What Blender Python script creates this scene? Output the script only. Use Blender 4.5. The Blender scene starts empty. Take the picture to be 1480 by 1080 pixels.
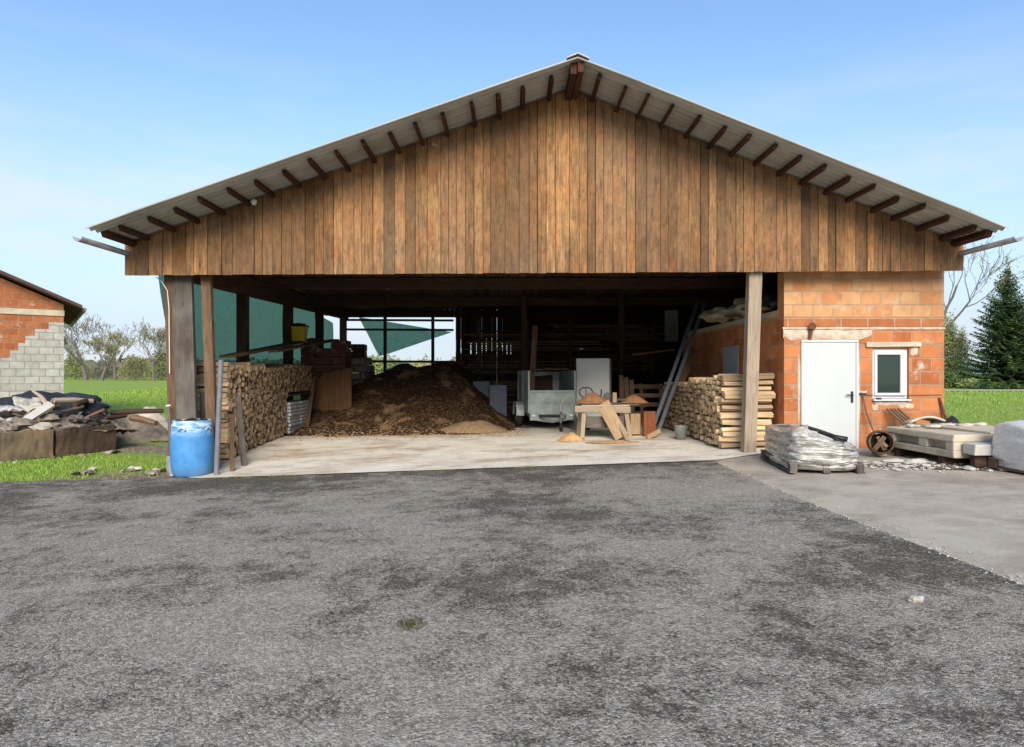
import bpy, math, random
from mathutils import Vector, Matrix, noise
R = math.radians
random.seed(7)
scene = bpy.context.scene
# ------------------------------------------------------------------ camera, light, exposure
cam_d = bpy.data.cameras.new("camera")
cam_d.sensor_width = 36.0
cam_d.lens = 23.35
cam_d.clip_start = 0.05
cam_d.clip_end = 3000.0
cam = bpy.data.objects.new("camera", cam_d)
scene.collection.objects.link(cam)
cam.location = (0.0, 0.0, 1.5)
cam.rotation_euler = (R(90), 0, 0)
scene.camera = cam
SUN_ELEV, SUN_AZ = 30.0, 177.0          # azimuth clockwise from +Y (the view direction)
world = bpy.data.worlds.new("World")
scene.world = world
world.use_nodes = True
wt = world.node_tree
sky = wt.nodes.new('ShaderNodeTexSky')
sky.sky_type = 'NISHITA'
sky.sun_disc = False
sky.sun_elevation = R(SUN_ELEV)
sky.sun_rotation = R(SUN_AZ)
sky.air_density = 1.0
sky.dust_density = 0.35
sky.ozone_density = 3.2
wbg = wt.nodes['Background']
wbg.inputs['Strength'].default_value = 0.118
# thin high cloud veil mixed into the sky
wtc = wt.nodes.new('ShaderNodeTexCoord')
wmp = wt.nodes.new('ShaderNodeMapping'); wmp.inputs['Scale'].default_value = (1.0, 1.0, 4.5)
wno = wt.nodes.new('ShaderNodeTexNoise'); wno.inputs['Scale'].default_value = 2.3; wno.inputs['Detail'].default_value = 6; wno.inputs['Roughness'].default_value = 0.6
wra = wt.nodes.new('ShaderNodeMapRange'); wra.inputs['From Min'].default_value = 0.46; wra.inputs['From Max'].default_value = 0.62; wra.inputs['To Min'].default_value = 0.0; wra.inputs['To Max'].default_value = 0.85
wsp = wt.nodes.new('ShaderNodeSeparateXYZ')
wrb = wt.nodes.new('ShaderNodeMapRange'); wrb.inputs['From Min'].default_value = 0.42; wrb.inputs['From Max'].default_value = 0.10
wmu = wt.nodes.new('ShaderNodeMath'); wmu.operation = 'MULTIPLY'
wrh = wt.nodes.new('ShaderNodeMapRange'); wrh.inputs['From Min'].default_value = 0.38; wrh.inputs['From Max'].default_value = 0.05; wrh.inputs['To Max'].default_value = 0.9
wcl = wt.nodes.new('ShaderNodeMix'); wcl.data_type = 'RGBA'; wcl.inputs['B'].default_value = (3.3, 3.5, 3.75, 1)
wmx = wt.nodes.new('ShaderNodeMix'); wmx.data_type = 'RGBA'
wmx.inputs['B'].default_value = (2.35, 2.75, 3.3, 1)
L = wt.links.new
L(wtc.outputs['Generated'], wmp.inputs['Vector']); L(wmp.outputs['Vector'], wno.inputs['Vector'])
L(wno.outputs['Fac'], wra.inputs['Value']); L(wtc.outputs['Generated'], wsp.inputs['Vector']); L(wsp.outputs['Z'], wrb.inputs['Value'])
L(wra.outputs['Result'], wmu.inputs[0]); L(wrb.outputs['Result'], wmu.inputs[1])
L(wsp.outputs['Z'], wrh.inputs['Value']); L(wrh.outputs['Result'], wmx.inputs['Factor']); L(wmu.outputs['Value'], wcl.inputs['Factor']); L(sky.outputs['Color'], wmx.inputs['A']); L(wmx.outputs['Result'], wcl.inputs['A']); L(wcl.outputs['Result'], wbg.inputs['Color'])
sun_d = bpy.data.lights.new("sun", 'SUN')
sun_d.energy = 2.35
sun_d.angle = R(34)
sun_d.color = (1.0, 0.90, 0.76)
sun = bpy.data.objects.new("sun", sun_d)
scene.collection.objects.link(sun)
sdir = Vector((math.sin(R(SUN_AZ)) * math.cos(R(SUN_ELEV)), math.cos(R(SUN_AZ)) * math.cos(R(SUN_ELEV)), math.sin(R(SUN_ELEV))))
sun.rotation_euler = (-sdir).to_track_quat('-Z', 'Y').to_euler()
sun.location = (0, -20, 30)
vs = scene.view_settings
vs.view_transform = 'Standard'; vs.look = 'None'; vs.gamma = 1.0; vs.use_curve_mapping = False
vs.exposure = 1.12
scene.cycles.max_bounces = 8
scene.cycles.transparent_max_bounces = 12

# ------------------------------------------------------------------ helpers
COL = scene.collection
F = 960.0
def P(px, py, t):                      # photo pixel at distance t -> point
    return Vector(((px - 740) * t / F, t, 1.5 + (540 - py) * t / F))
def sstep(a, b, x):
    x = min(1, max(0, (x - a) / (b - a))); return x * x * (3 - 2 * x)
def gbase(x):
    return max(-0.36, min(0.135, 0.035 * x - 0.13))
def gz(x, y):
    z = gbase(x)
    z += sstep(22, 100, y) * (0.95 if x < 0 else 0.95 - 0.75 * sstep(0, 12, x))
    z += sstep(100, 600, y) * 0.2
    return z
def fz(x, y):                          # barn floor
    k = sstep(11.2, 16.5, y)
    return gbase(x) * (1 - k) + (0.012 * x + 0.0) * k + 0.022
WM = {}
def wm(o):
    return WM.get(o.name, Matrix.Identity(4))

class MB:
    def __init__(s):
        s.v = []; s.f = []; s.uv = []; s.mi = []
    def add(s, vs, fs, uvs=None, mi=0):
        b = len(s.v)
        s.v.extend([tuple(v) for v in vs])
        for i, f in enumerate(fs):
            s.f.append([b + k for k in f])
            if uvs: s.uv.extend(uvs[i])
            else:
                s.uv.extend(autouv([vs[k] for k in f]))
            s.mi.append(mi)
    def box(s, c, size, rot=None, world=False, jit=0.0, mi=0, taper=1.0):
        sx, sy, sz = size[0] / 2, size[1] / 2, size[2] / 2
        cs = []
        for z in (-1, 1):
            for y in (-1, 1):
                for x in (-1, 1):
                    q = taper if z > 0 else 1.0
                    cs.append(Vector((x * sx * q, y * sy * q, z * sz)))
        if jit: cs = [p + Vector((random.uniform(-jit, jit), random.uniform(-jit, jit), random.uniform(-jit, jit))) for p in cs]
        fs = [(0, 2, 3, 1), (4, 5, 7, 6), (0, 1, 5, 4), (2, 6, 7, 3), (0, 4, 6, 2), (1, 3, 7, 5)]
        M = Matrix.Translation(Vector(c)) @ (rot.to_4x4() if rot is not None else Matrix.Identity(4))
        w = [M @ p for p in cs]
        if world: s.add(w, fs, None, mi)
        else:
            ax = max(range(3), key=lambda k: size[k])
            ou, ov = random.random() * 20, random.random() * 20
            uvs = []
            for f in fs:
                pts = [cs[k] for k in f]
                ext = [max(p[k] for p in pts) - min(p[k] for p in pts) for k in range(3)]
                n = min(range(3), key=lambda k: ext[k])
                ot = [k for k in range(3) if k != n]
                if ax in ot: va = ax; ua = [k for k in ot if k != ax][0]
                else: ua, va = ot
                uvs.append([(p[ua] + ou + n * .37, p[va] + ov) for p in pts])
            s.add(w, fs, uvs, mi)
    def bar(s, p0, p1, w, h, up=(0, 0, 1), jit=0.0, mi=0, taper=1.0):
        p0 = Vector(p0); p1 = Vector(p1); d = p1 - p0; ln = d.length; z = d.normalized()
        u = Vector(up)
        if abs(u.normalized().dot(z)) > .99: u = Vector((0, 1, 0))
        x = u.cross(z).normalized(); y = z.cross(x)
        s.box((p0 + p1) / 2, (w, h, ln), Matrix((x, y, z)).transposed(), jit=jit, mi=mi, taper=taper)
    def tube(s, pts, rad, n=8, caps=True, mi=0):
        pts = [Vector(p) for p in pts]
        if not hasattr(rad, '__len__'): rad = [rad] * len(pts)
        vs = []; fs = []; uvs = []; L_ = 0; ls = []
        ref = None
        for i, p in enumerate(pts):
            d = (pts[min(i + 1, len(pts) - 1)] - pts[max(i - 1, 0)]).normalized()
            if ref is None: ref = Vector((0, 0, 1)) if abs(d.z) < .9 else Vector((1, 0, 0))
            x = ref.cross(d)
            if x.length < 1e-4: x = Vector((1, 0, 0)).cross(d)
            x.normalize(); y = d.cross(x); ref = y
            if i: L_ += (p - pts[i - 1]).length
            ls.append(L_)
            for k in range(n):
                a = 2 * math.pi * k / n
                vs.append(p + (x * math.cos(a) + y * math.sin(a)) * rad[i])
        for i in range(len(pts) - 1):
            for k in range(n):
                k2 = (k + 1) % n
                fs.append((i * n + k, i * n + k2, (i + 1) * n + k2, (i + 1) * n + k))
                c = 2 * math.pi * max(rad[i], .002) / n
                uvs.append([(k * c, ls[i]), ((k + 1) * c, ls[i]), ((k + 1) * c, ls[i + 1]), (k * c, ls[i + 1])])
        if caps:
            fs.append(tuple(reversed(range(n)))); uvs.append([(0, 0)] * n)
            m = (len(pts) - 1) * n
            fs.append(tuple(m + k for k in range(n))); uvs.append([(0, 0)] * n)
        s.add(vs, fs, uvs, mi)
    def lathe(s, prof, n=24, M=None, mi=0, close=True):
        M = M or Matrix.Identity(4); vs = []; fs = []
        for r, z in prof:
            for k in range(n):
                a = 2 * math.pi * k / n
                vs.append(M @ Vector((r * math.cos(a), r * math.sin(a), z)))
        for i in range(len(prof) - 1):
            for k in range(n):
                k2 = (k + 1) % n
                fs.append((i * n + k, i * n + k2, (i + 1) * n + k2, (i + 1) * n + k))
        if close:
            fs.append(tuple(reversed(range(n)))); fs.append(tuple((len(prof) - 1) * n + k for k in range(n)))
        s.add(vs, fs, None, mi)
    def prism(s, poly, y0, y1, mi=0):          # polygon in XZ, extruded along Y
        n = len(poly)
        vs = [Vector((x, y0, z)) for x, z in poly] + [Vector((x, y1, z)) for x, z in poly]
        fs = [tuple(range(n)), tuple(reversed(range(n, 2 * n)))] + [(k, k + n, (k + 1) % n + n, (k + 1) % n) for k in range(n)]
        s.add(vs, fs, None, mi)
    def grid(s, nx, ny, fn, mi=0, uvfn=None):
        vs = []; fs = []; uvs = []
        for j in range(ny + 1):
            for i in range(nx + 1):
                vs.append(Vector(fn(i / nx, j / ny)))
        for j in range(ny):
            for i in range(nx):
                q = (j * (nx + 1) + i, j * (nx + 1) + i + 1, (j + 1) * (nx + 1) + i + 1, (j + 1) * (nx + 1) + i)
                fs.append(q)
                if uvfn: uvs.append([uvfn(*[(i, j), (i + 1, j), (i + 1, j + 1), (i, j + 1)][k]) for k in range(4)])
                else: uvs.append([(vs[k].x, vs[k].y) for k in q])
        s.add(vs, fs, uvs, mi)
    def lump(s, c, size, seed, rough=.35, nu=9, nv=6, rot=0, mi=0, freq=1.3):
        vs = []; fs = []
        for j in range(nv + 1):
            th = math.pi * j / nv
            for i in range(nu):
                ph = 2 * math.pi * i / nu
                d = Vector((math.sin(th) * math.cos(ph), math.sin(th) * math.sin(ph), math.cos(th)))
                k = 1 + rough * noise.noise(d * freq + Vector((seed * 7.3, seed * 3.1, seed)))
                q = Vector((d.x * size[0] * k, d.y * size[1] * k, d.z * size[2] * k))
                ca, sa = math.cos(rot), math.sin(rot)
                vs.append(Vector(c) + Vector((q.x * ca - q.y * sa, q.x * sa + q.y * ca, q.z)))
        for j in range(nv):
            for i in range(nu):
                i2 = (i + 1) % nu
                fs.append((j * nu + i, (j + 1) * nu + i, (j + 1) * nu + i2, j * nu + i2))
        s.add(vs, fs, None, mi)
    def mesh(s, name, mats, smooth=False, off=None):
        me = bpy.data.meshes.new(name)
        vs = s.v if off is None else [(v[0] - off[0], v[1] - off[1], v[2] - off[2]) for v in s.v]
        me.from_pydata(vs, [], s.f)
        uvl = me.uv_layers.new(name="UVMap")
        flat = [c for uv in s.uv for c in uv]
        uvl.data.foreach_set('uv', flat)
        for m in (mats if isinstance(mats, (list, tuple)) else [mats]): me.materials.append(m)
        if any(s.mi): me.polygons.foreach_set('material_index', s.mi)
        if smooth: me.polygons.foreach_set('use_smooth', [True] * len(s.f))
        me.update()
        return me
    def build(s, name, mats, parent=None, smooth=False, bevel=0, local=False, solid=0, label=None, weld=False):
        if parent is not None:
            if not local:
                inv = wm(parent).inverted()
                s.v = [tuple(inv @ Vector(v)) for v in s.v]
            me = s.mesh(name, mats, smooth)
            o = bpy.data.objects.new(name, me); COL.objects.link(o); o.parent = parent
            WM[o.name] = wm(parent)
        else:
            xs = [v[0] for v in s.v]; ys = [v[1] for v in s.v]; zs = [v[2] for v in s.v]
            off = ((min(xs) + max(xs)) / 2, (min(ys) + max(ys)) / 2, min(zs))
            me = s.mesh(name, mats, smooth, off)
            o = bpy.data.objects.new(name, me); COL.objects.link(o); o.location = off
            WM[o.name] = Matrix.Translation(off)
        if label: o['label'] = label
        if weld:
            m = o.modifiers.new('weld', 'WELD'); m.merge_threshold = 0.0008
        if solid:
            m = o.modifiers.new('solid', 'SOLIDIFY'); m.thickness = solid; m.offset = 0
        if bevel:
            m = o.modifiers.new('bevel', 'BEVEL'); m.width = bevel; m.segments = 2; m.limit_method = 'ANGLE'; m.angle_limit = R(40)
        return o

def autouv(pts):
    n = (Vector(pts[1]) - Vector(pts[0])).cross(Vector(pts[2]) - Vector(pts[0]))
    a = [abs(n.x), abs(n.y), abs(n.z)]
    k = a.index(max(a))
    if k == 0: return [(p[1], p[2]) for p in pts]
    if k == 1: return [(p[0], p[2]) for p in pts]
    return [(p[0], p[1]) for p in pts]

def tag(o, label, cat, group=None, kind=None):
    if label: o['label'] = label
    if cat: o['category'] = cat
    if group: o['group'] = group
    if kind: o['kind'] = kind
    return o
def struct(o, kind='structure'):
    o['kind'] = kind; return o
def thing(name, label, cat, loc=(0, 0, 0), rotz=0, group=None, rot=None):
    o = bpy.data.objects.new(name, None); COL.objects.link(o)
    o.empty_display_size = .2
    o.location = loc
    o.rotation_euler = rot if rot else (0, 0, rotz)
    WM[o.name] = Matrix.LocRotScale(Vector(loc), o.rotation_euler.to_quaternion(), None)
    return tag(o, label, cat, group)
def copy_tree(o, loc, rotz, label=None, parent=None):
    kids = [c for c in list(bpy.data.objects) if c.parent == o]
    c = o.copy(); COL.objects.link(c)
    if parent: c.parent = parent
    else: c.location = loc; c.rotation_euler = (0, 0, rotz)
    if label: c['label'] = label
    for k in kids: copy_tree(k, None, None, None, c)
    return c

# ------------------------------------------------------------------ materials
def mat(name, rough=.7, spec=.35):
    m = bpy.data.materials.new(name); m.use_nodes = True
    b = m.node_tree.nodes['Principled BSDF']
    b.inputs['Roughness'].default_value = rough
    b.inputs['Specular IOR Level'].default_value = spec
    return m, m.node_tree, b
def lk(t, a, b): t.links.new(a, b)
def setin(t, node, key, v):
    if hasattr(v, 'is_output'): lk(t, v, node.inputs[key])
    elif isinstance(v, tuple) and len(v) == 3 and node.inputs[key].type == 'RGBA': node.inputs[key].default_value = (*v, 1)
    else: node.inputs[key].default_value = v
def uvn(t): return t.nodes.new('ShaderNodeUVMap').outputs['UV']
def objc(t): return t.nodes.new('ShaderNodeTexCoord').outputs['Object']
def pos(t): return t.nodes.new('ShaderNodeNewGeometry').outputs['Position']
def island(t): return t.nodes.new('ShaderNodeNewGeometry').outputs['Random Per Island']
def orand(t): return t.nodes.new('ShaderNodeObjectInfo').outputs['Random']
def mapping(t, v, scale=(1, 1, 1), loc=(0, 0, 0), rot=(0, 0, 0)):
    n = t.nodes.new('ShaderNodeMapping'); lk(t, v, n.inputs['Vector'])
    n.inputs['Scale'].default_value = scale; n.inputs['Location'].default_value = loc; n.inputs['Rotation'].default_value = rot
    return n.outputs['Vector']
def noi(t, v, scale, detail=4, rough=.55, dist=0):
    n = t.nodes.new('ShaderNodeTexNoise'); lk(t, v, n.inputs['Vector'])
    n.inputs['Scale'].default_value = scale; n.inputs['Detail'].default_value = detail; n.inputs['Roughness'].default_value = rough; n.inputs['Distortion'].default_value = dist
    return n.outputs['Fac']
def vor(t, v, scale, feature='F1', out='Distance'):
    n = t.nodes.new('ShaderNodeTexVoronoi'); lk(t, v, n.inputs['Vector']); n.feature = feature
    n.inputs['Scale'].default_value = scale
    return n.outputs[out]
def ramp(t, f, stops, interp='LINEAR'):
    n = t.nodes.new('ShaderNodeValToRGB'); lk(t, f, n.inputs['Fac']); r = n.color_ramp; r.interpolation = interp
    while len(r.elements) < len(stops): r.elements.new(.5)
    for e, (p, c) in zip(r.elements, stops):
        e.position = p; e.color = (*c, 1) if isinstance(c, tuple) else (c, c, c, 1)
    return n.outputs['Color']
def mix(t, f, a, b, mode='MIX'):
    n = t.nodes.new('ShaderNodeMix'); n.data_type = 'RGBA'; n.blend_type = mode
    setin(t, n, 'Factor', f); setin(t, n, 'A', a); setin(t, n, 'B', b)
    return n.outputs['Result']
def rng(t, v, a, b, c=0.0, d=1.0):
    n = t.nodes.new('ShaderNodeMapRange'); lk(t, v, n.inputs['Value'])
    for k, x in zip(('From Min', 'From Max', 'To Min', 'To Max'), (a, b, c, d)): n.inputs[k].default_value = x
    return n.outputs['Result']
def mth(t, op, a, b=0.0):
    n = t.nodes.new('ShaderNodeMath'); n.operation = op
    for i, x in enumerate((a, b)):
        if hasattr(x, 'is_output'): lk(t, x, n.inputs[i])
        else: n.inputs[i].default_value = x
    return n.outputs[0]
def bump(t, b, h, strength=.4, dist=.01):
    n = t.nodes.new('ShaderNodeBump'); lk(t, h, n.inputs['Height'])
    n.inputs['Strength'].default_value = strength; n.inputs['Distance'].default_value = dist
    lk(t, n.outputs['Normal'], b.inputs['Normal'])
def sep(t, v):
    n = t.nodes.new('ShaderNodeSeparateXYZ'); lk(t, v, n.inputs[0]); return n.outputs

def plain(name, col, rough=.6, var=.25, scale=3.0, metal=0.0, spec=.35, bmp=.15, bscale=40):
    m, t, b = mat(name, rough, spec)
    v = objc(t)
    n = noi(t, v, scale, 6, .65)
    lo = tuple(c * (1 - var) for c in col); hi = tuple(min(1, c * (1 + var)) for c in col)
    c = ramp(t, n, [(.3, lo), (.7, hi)])
    lk(t, c, b.inputs['Base Color']); b.inputs['Metallic'].default_value = metal
    if bmp: bump(t, b, noi(t, v, bscale, 4), bmp, .004)
    return m
def wood(name, cols, rough=.8, grain=1.0, var=.45, grey=0.0, dirt=.35, per='island', knots=True):
    """grain runs along UV v; every board gets its own tone"""
    m, t, b = mat(name, rough, .2)
    uv = uvn(t)
    rnd = island(t) if per == 'island' else orand(t)
    w = mapping(t, uv, (1, .06, 1))
    cmb = t.nodes.new('ShaderNodeVectorMath'); cmb.operation = 'ADD'
    cx = t.nodes.new('ShaderNodeCombineXYZ'); lk(t, mth(t, 'MULTIPLY', rnd, 37.0), cx.inputs[0]); lk(t, mth(t, 'MULTIPLY', rnd, 11.0), cx.inputs[1]); lk(t, mth(t, 'MULTIPLY', rnd, 53.0), cx.inputs[2])
    lk(t, w, cmb.inputs[0]); lk(t, cx.outputs[0], cmb.inputs[1])
    g = noi(t, cmb.outputs[0], 42 * grain, 5, .65, .4)
    g2 = noi(t, cmb.outputs[0], 6 * grain, 3, .6)
    c = ramp(t, g, [(.28, cols[0]), (.5, cols[1]), (.74, cols[2])])
    c = mix(t, mth(t, 'MULTIPLY', rng(t, g2, .35, .7), .55), c, cols[0])
    tone = rng(t, rnd, 0, 1, 1 - var, 1 + var * .55)
    c = mix(t, 1.0, c, mixval(t, tone), 'MULTIPLY')
    if grey: c = mix(t, mth(t, 'MULTIPLY', rng(t, noi(t, pos(t), 1.7, 4), .35, .65), grey), c, (.27, .25, .22))
    d = noi(t, pos(t), 2.3, 5, .6)
    c = mix(t, mth(t, 'MULTIPLY', rng(t, d, .5, .75), dirt), c, (.05, .035, .025))
    if knots:
        kv = t.nodes.new('ShaderNodeVectorMath'); kv.operation = 'ADD'
        lk(t, mapping(t, uv, (7, 1.6, 1)), kv.inputs[0]); lk(t, cx.outputs[0], kv.inputs[1])
        k = vor(t, kv.outputs[0], 1.0)
        c = mix(t, rng(t, k, .1, .05, 0, .75), c, tuple(x * .3 for x in cols[0]))
    lk(t, c, b.inputs['Base Color'])
    bump(t, b, g, .35, .004)
    return m
def mixval(t, v):
    n = t.nodes.new('ShaderNodeCombineColor')
    for k in range(3): lk(t, v, n.inputs[k])
    return n.outputs[0]
# cladding: golden brown weathered spruce boards
def cladding_mat():
    m, t, b = mat("cladding_wood", .75, .25)
    uv = uvn(t); rnd = island(t); ps = pos(t)
    cx = t.nodes.new('ShaderNodeCombineXYZ')
    for i, k in enumerate((31.0, 17.0, 53.0)): lk(t, mth(t, 'MULTIPLY', rnd, k), cx.inputs[i])
    def va(scale):
        n = t.nodes.new('ShaderNodeVectorMath'); n.operation = 'ADD'
        lk(t, mapping(t, uv, scale), n.inputs[0]); lk(t, cx.outputs[0], n.inputs[1]); return n.outputs[0]
    g = noi(t, va((1, .035, 1)), 60, 6, .7, .5)
    br = noi(t, va((1, .25, 1)), 5.0, 4, .6, .3)
    c = ramp(t, g, [(.26, (.090, .045, .019)), (.44, (.225, .120, .047)), (.58, (.345, .192, .077)), (.78, (.49, .30, .13))])
    c = mix(t, rng(t, br, .46, .72, 0, .65), c, (.38, .135, .038))
    # per board tone
    r2 = t.nodes.new('ShaderNodeTexWhiteNoise'); r2.noise_dimensions = '1D'; lk(t, rnd, r2.inputs['W'])
    c = mix(t, rng(t, r2.outputs['Value'], .35, 1, 0, .6), c, (.205, .112, .055))
    c = mix(t, 1.0, c, mixval(t, rng(t, rnd, 0, 1, .5, 1.22)), 'MULTIPLY')
    # greyer weathering in broad zones
    z = sep(t, ps)
    gy = noi(t, mapping(t, ps, (.5, .5, .32)), 1.1, 3, .6)
    c = mix(t, rng(t, gy, .47, .72, 0, .4), c, (.20, .145, .095))
    # dark vertical runs and bottom drip stains
    st = noi(t, va((1, .10, 1)), 11, 5, .7)
    c = mix(t, rng(t, st, .55, .72, 0, .75), c, (.065, .042, .027))
    dr = noi(t, mapping(t, ps, (6, 1, .7)), 1.4, 4, .7)
    low = rng(t, z[2], 4.1, 3.2)
    c = mix(t, mth(t, 'MULTIPLY', rng(t, dr, .47, .66, 0, .9), low), c, (.05, .035, .025))
    sp = noi(t, mapping(t, ps, (9, 1, 2.2)), 2.0, 5, .75)
    c = mix(t, rng(t, sp, .56, .72, 0, .7), c, (.07, .042, .027))
    mo = noi(t, va((1, .5, 1)), 9, 6, .75, .6)
    c = mix(t, 1.0, c, mixval(t, rng(t, mo, .32, .68, .66, 1.28)), 'MULTIPLY')
    k = vor(t, va((6.5, 1.7, 1)), 1.0)
    c = mix(t, rng(t, k, .11, .04, 0, .8), c, (.06, .03, .015))
    lk(t, c, b.inputs['Base Color'])
    bump(t, b, mix(t, .4, mixval(t, g), mixval(t, st)), .4, .005)
    return m
M_CLAD = cladding_mat()
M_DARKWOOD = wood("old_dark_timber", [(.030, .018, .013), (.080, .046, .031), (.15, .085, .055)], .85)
M_PURLIN = wood("purlin_timber", [(.04, .016, .009), (.10, .042, .024), (.17, .08, .045)], .85, knots=False)
M_GREYWOOD = wood("grey_weathered_timber", [(.055, .044, .036), (.12, .098, .08), (.20, .168, .138)], .85, grey=.35)
M_BEIGEWOOD = wood("pale_post_timber", [(.27, .20, .13), (.46, .365, .26), (.57, .475, .36)], .8, dirt=.25)
M_BROWNWOOD = wood("brown_post_timber", [(.095, .055, .03), (.21, .13, .075), (.33, .215, .135)], .8)
M_PALEWOOD = wood("fresh_cut_timber", [(.33, .21, .11), (.50, .35, .20), (.62, .47, .30)], .8, dirt=.2)
M_REDWOOD = wood("reddish_board", [(.17, .05, .02), (.33, .11, .04), (.42, .17, .07)], .75)
M_LUMBER = wood("stored_lumber", [(.08, .05, .03), (.20, .13, .075), (.36, .24, .14)], .85)
M_PLY = wood("plywood_brown", [(.13, .06, .025), (.22, .11, .05), (.28, .15, .075)], .8, grain=.6, knots=False)
M_BARK = wood("log_bark", [(.12, .075, .045), (.25, .165, .10), (.38, .27, .175)], .9, per='obj', dirt=.15, knots=False)
M_DARKBARK = wood('dark_bark', [(.05, .03, .018), (.12, .075, .045), (.2, .13, .08)], .9)
def logend_mat(name, a, bb):
    m, t, b = mat(name, .85, .15)
    o = objc(t)
    r = vor(t, mapping(t, o, (0.2, 1, 1)), 14)
    n = noi(t, o, 22, 4, .6)
    c = mix(t, n, a, bb)
    c = mix(t, rng(t, noi(t, pos(t), 7, 3), .48, .68, 0, .55), c, (.10, .055, .03))
    c = mix(t, 1.0, c, mixval(t, rng(t, orand(t), 0, 1, .6, 1.2)), 'MULTIPLY')
    c = mix(t, rng(t, noi(t, pos(t), 16, 2), .56, .64, 0, .45), c, (.42, .30, .17))
    lk(t, c, b.inputs['Base Color']); bump(t, b, n, .3, .004)
    return m
M_LOGEND = logend_mat("log_end_brown", (.46, .30, .16), (.78, .59, .36))
M_LOGEND2 = logend_mat("log_end_pale", (.45, .31, .16), (.74, .57, .35))
M_SPLIT = wood("split_log_side", [(.32, .215, .115), (.55, .40, .235), (.68, .53, .34)], .85, per='obj', dirt=.25, grain=.8)

def asphalt_mat():
    m, t, b = mat("asphalt_mossy", .95, .15)
    p = pos(t)
    def cell(scale, seed):
        v = t.nodes.new('ShaderNodeTexVoronoi'); lk(t, mapping(t, p, loc=(seed, seed * .7, 0)), v.inputs['Vector']); v.inputs['Scale'].default_value = scale
        return sep(t, v.outputs['Color'])[0], v.outputs['Distance']
    a1, d1 = cell(62, 0); a2, d2 = cell(120, 3)
    grain = mth(t, 'ADD', mth(t, 'MULTIPLY', a1, .55), mth(t, 'MULTIPLY', a2, .45))
    n1 = noi(t, p, 14, 6, .8)
    n2 = noi(t, p, 3.2, 8, .78, .4)
    big = noi(t, mapping(t, p, (1, .8, 1), (3.3, 1.2, 0)), .42, 5, .62, .5)
    band = noi(t, mapping(t, p, (.3, 1.3, 1), (9, 3, 0)), .55, 4, .6)
    c = ramp(t, grain, [(.12, (.19, .169, .138)), (.38, (.29, .262, .217)), (.62, (.375, .34, .284)), (.9, (.52, .476, .402))])
    c = mix(t, 1.0, c, mixval(t, rng(t, n1, .34, .66, .72, 1.2)), 'MULTIPLY')
    y = sep(t, p)
    near_slab = rng(t, y[1], 8.8, 11.2)                     # mossier strip along the slab
    f = mth(t, 'ADD', mth(t, 'ADD', mth(t, 'MULTIPLY', big, .95), mth(t, 'MULTIPLY', band, .55)), mth(t, 'MULTIPLY', near_slab, .15))
    for q, w in ((n2, 1.0), (n1, .55), (grain, -.16)): f = mth(t, 'ADD', f, mth(t, 'MULTIPLY', mth(t, 'SUBTRACT', q, .5), w))
    mk = rng(t, f, .71, .90, 0, .86)
    moss = ramp(t, grain, [(.15, (.038, .032, .025)), (.55, (.078, .067, .054)), (.82, (.14, .124, .102)), (.95, (.27, .245, .205))])
    c = mix(t, mk, c, moss)
    lg = noi(t, mapping(t, p, (.7, 1.2, 1), (4, 8, 0)), .8, 5, .65)
    c = mix(t, rng(t, lg, .55, .72, 0, .38), c, (.52, .48, .41))
    # dusty pale spot near the seam and a dried run
    lk(t, c, b.inputs['Base Color'])
    h = mth(t, 'ADD', mth(t, 'MULTIPLY', grain, .5), mth(t, 'ADD', mth(t, 'MULTIPLY', n1, .7), mth(t, 'MULTIPLY', mth(t, 'ADD', d1, d2), -.4)))
    bump(t, b, h, .8, .02)
    return m
M_ASPH = asphalt_mat()
def concrete_mat(name, base, stain, sawdust=0.0, dirt=.5):
    m, t, b = mat(name, .88, .25)
    p = pos(t)
    n = noi(t, p, 1.1, 6, .65, .4); f = noi(t, p, 60, 4, .7)
    c = mix(t, rng(t, n, .42, .66, 0, dirt), base, stain)
    c = mix(t, rng(t, noi(t, mapping(t, p, (.6, 2.2, 1)), 1.6, 5, .7), .55, .7, 0, .45), c, tuple(min(1, x * 1.35) for x in base))
    c = mix(t, 1.0, c, mixval(t, rng(t, f, .3, .7, .78, 1.18)), 'MULTIPLY')
    if sawdust:
        s = noi(t, mapping(t, p, (.55, 1.1, 1), (2, 5, 0)), 1.05, 6, .7, .3)
        c = mix(t, rng(t, s, .5, .66, 0, sawdust), c, (.30, .185, .09))
        d = noi(t, mapping(t, p, (1, 1.6, 1), (7, 1, 0)), 1.9, 5, .7)
        c = mix(t, rng(t, d, .58, .72, 0, .55), c, (.12, .10, .08))
    lk(t, c, b.inputs['Base Color']); bump(t, b, f, .25, .004)
    return m
M_SLAB = concrete_mat("barn_slab_concrete", (.74, .69, .585), (.47, .415, .32), .75)
M_APRON = concrete_mat("gravel_concrete", (.43, .385, .315), (.25, .215, .165), 0, .85)
M_CONC = concrete_mat("cast_concrete", (.54, .48, .36), (.30, .255, .18), 0, .6)
M_CONCW = concrete_mat("whitish_concrete", (.50, .485, .44), (.34, .315, .26), 0, .5)
M_RUSTC = concrete_mat("stained_concrete", (.20, .15, .095), (.07, .05, .034), .55, .9)
M_DARKRUST = concrete_mat("dark_stained_concrete", (.095, .062, .045), (.035, .024, .018), .25, .9)

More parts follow.
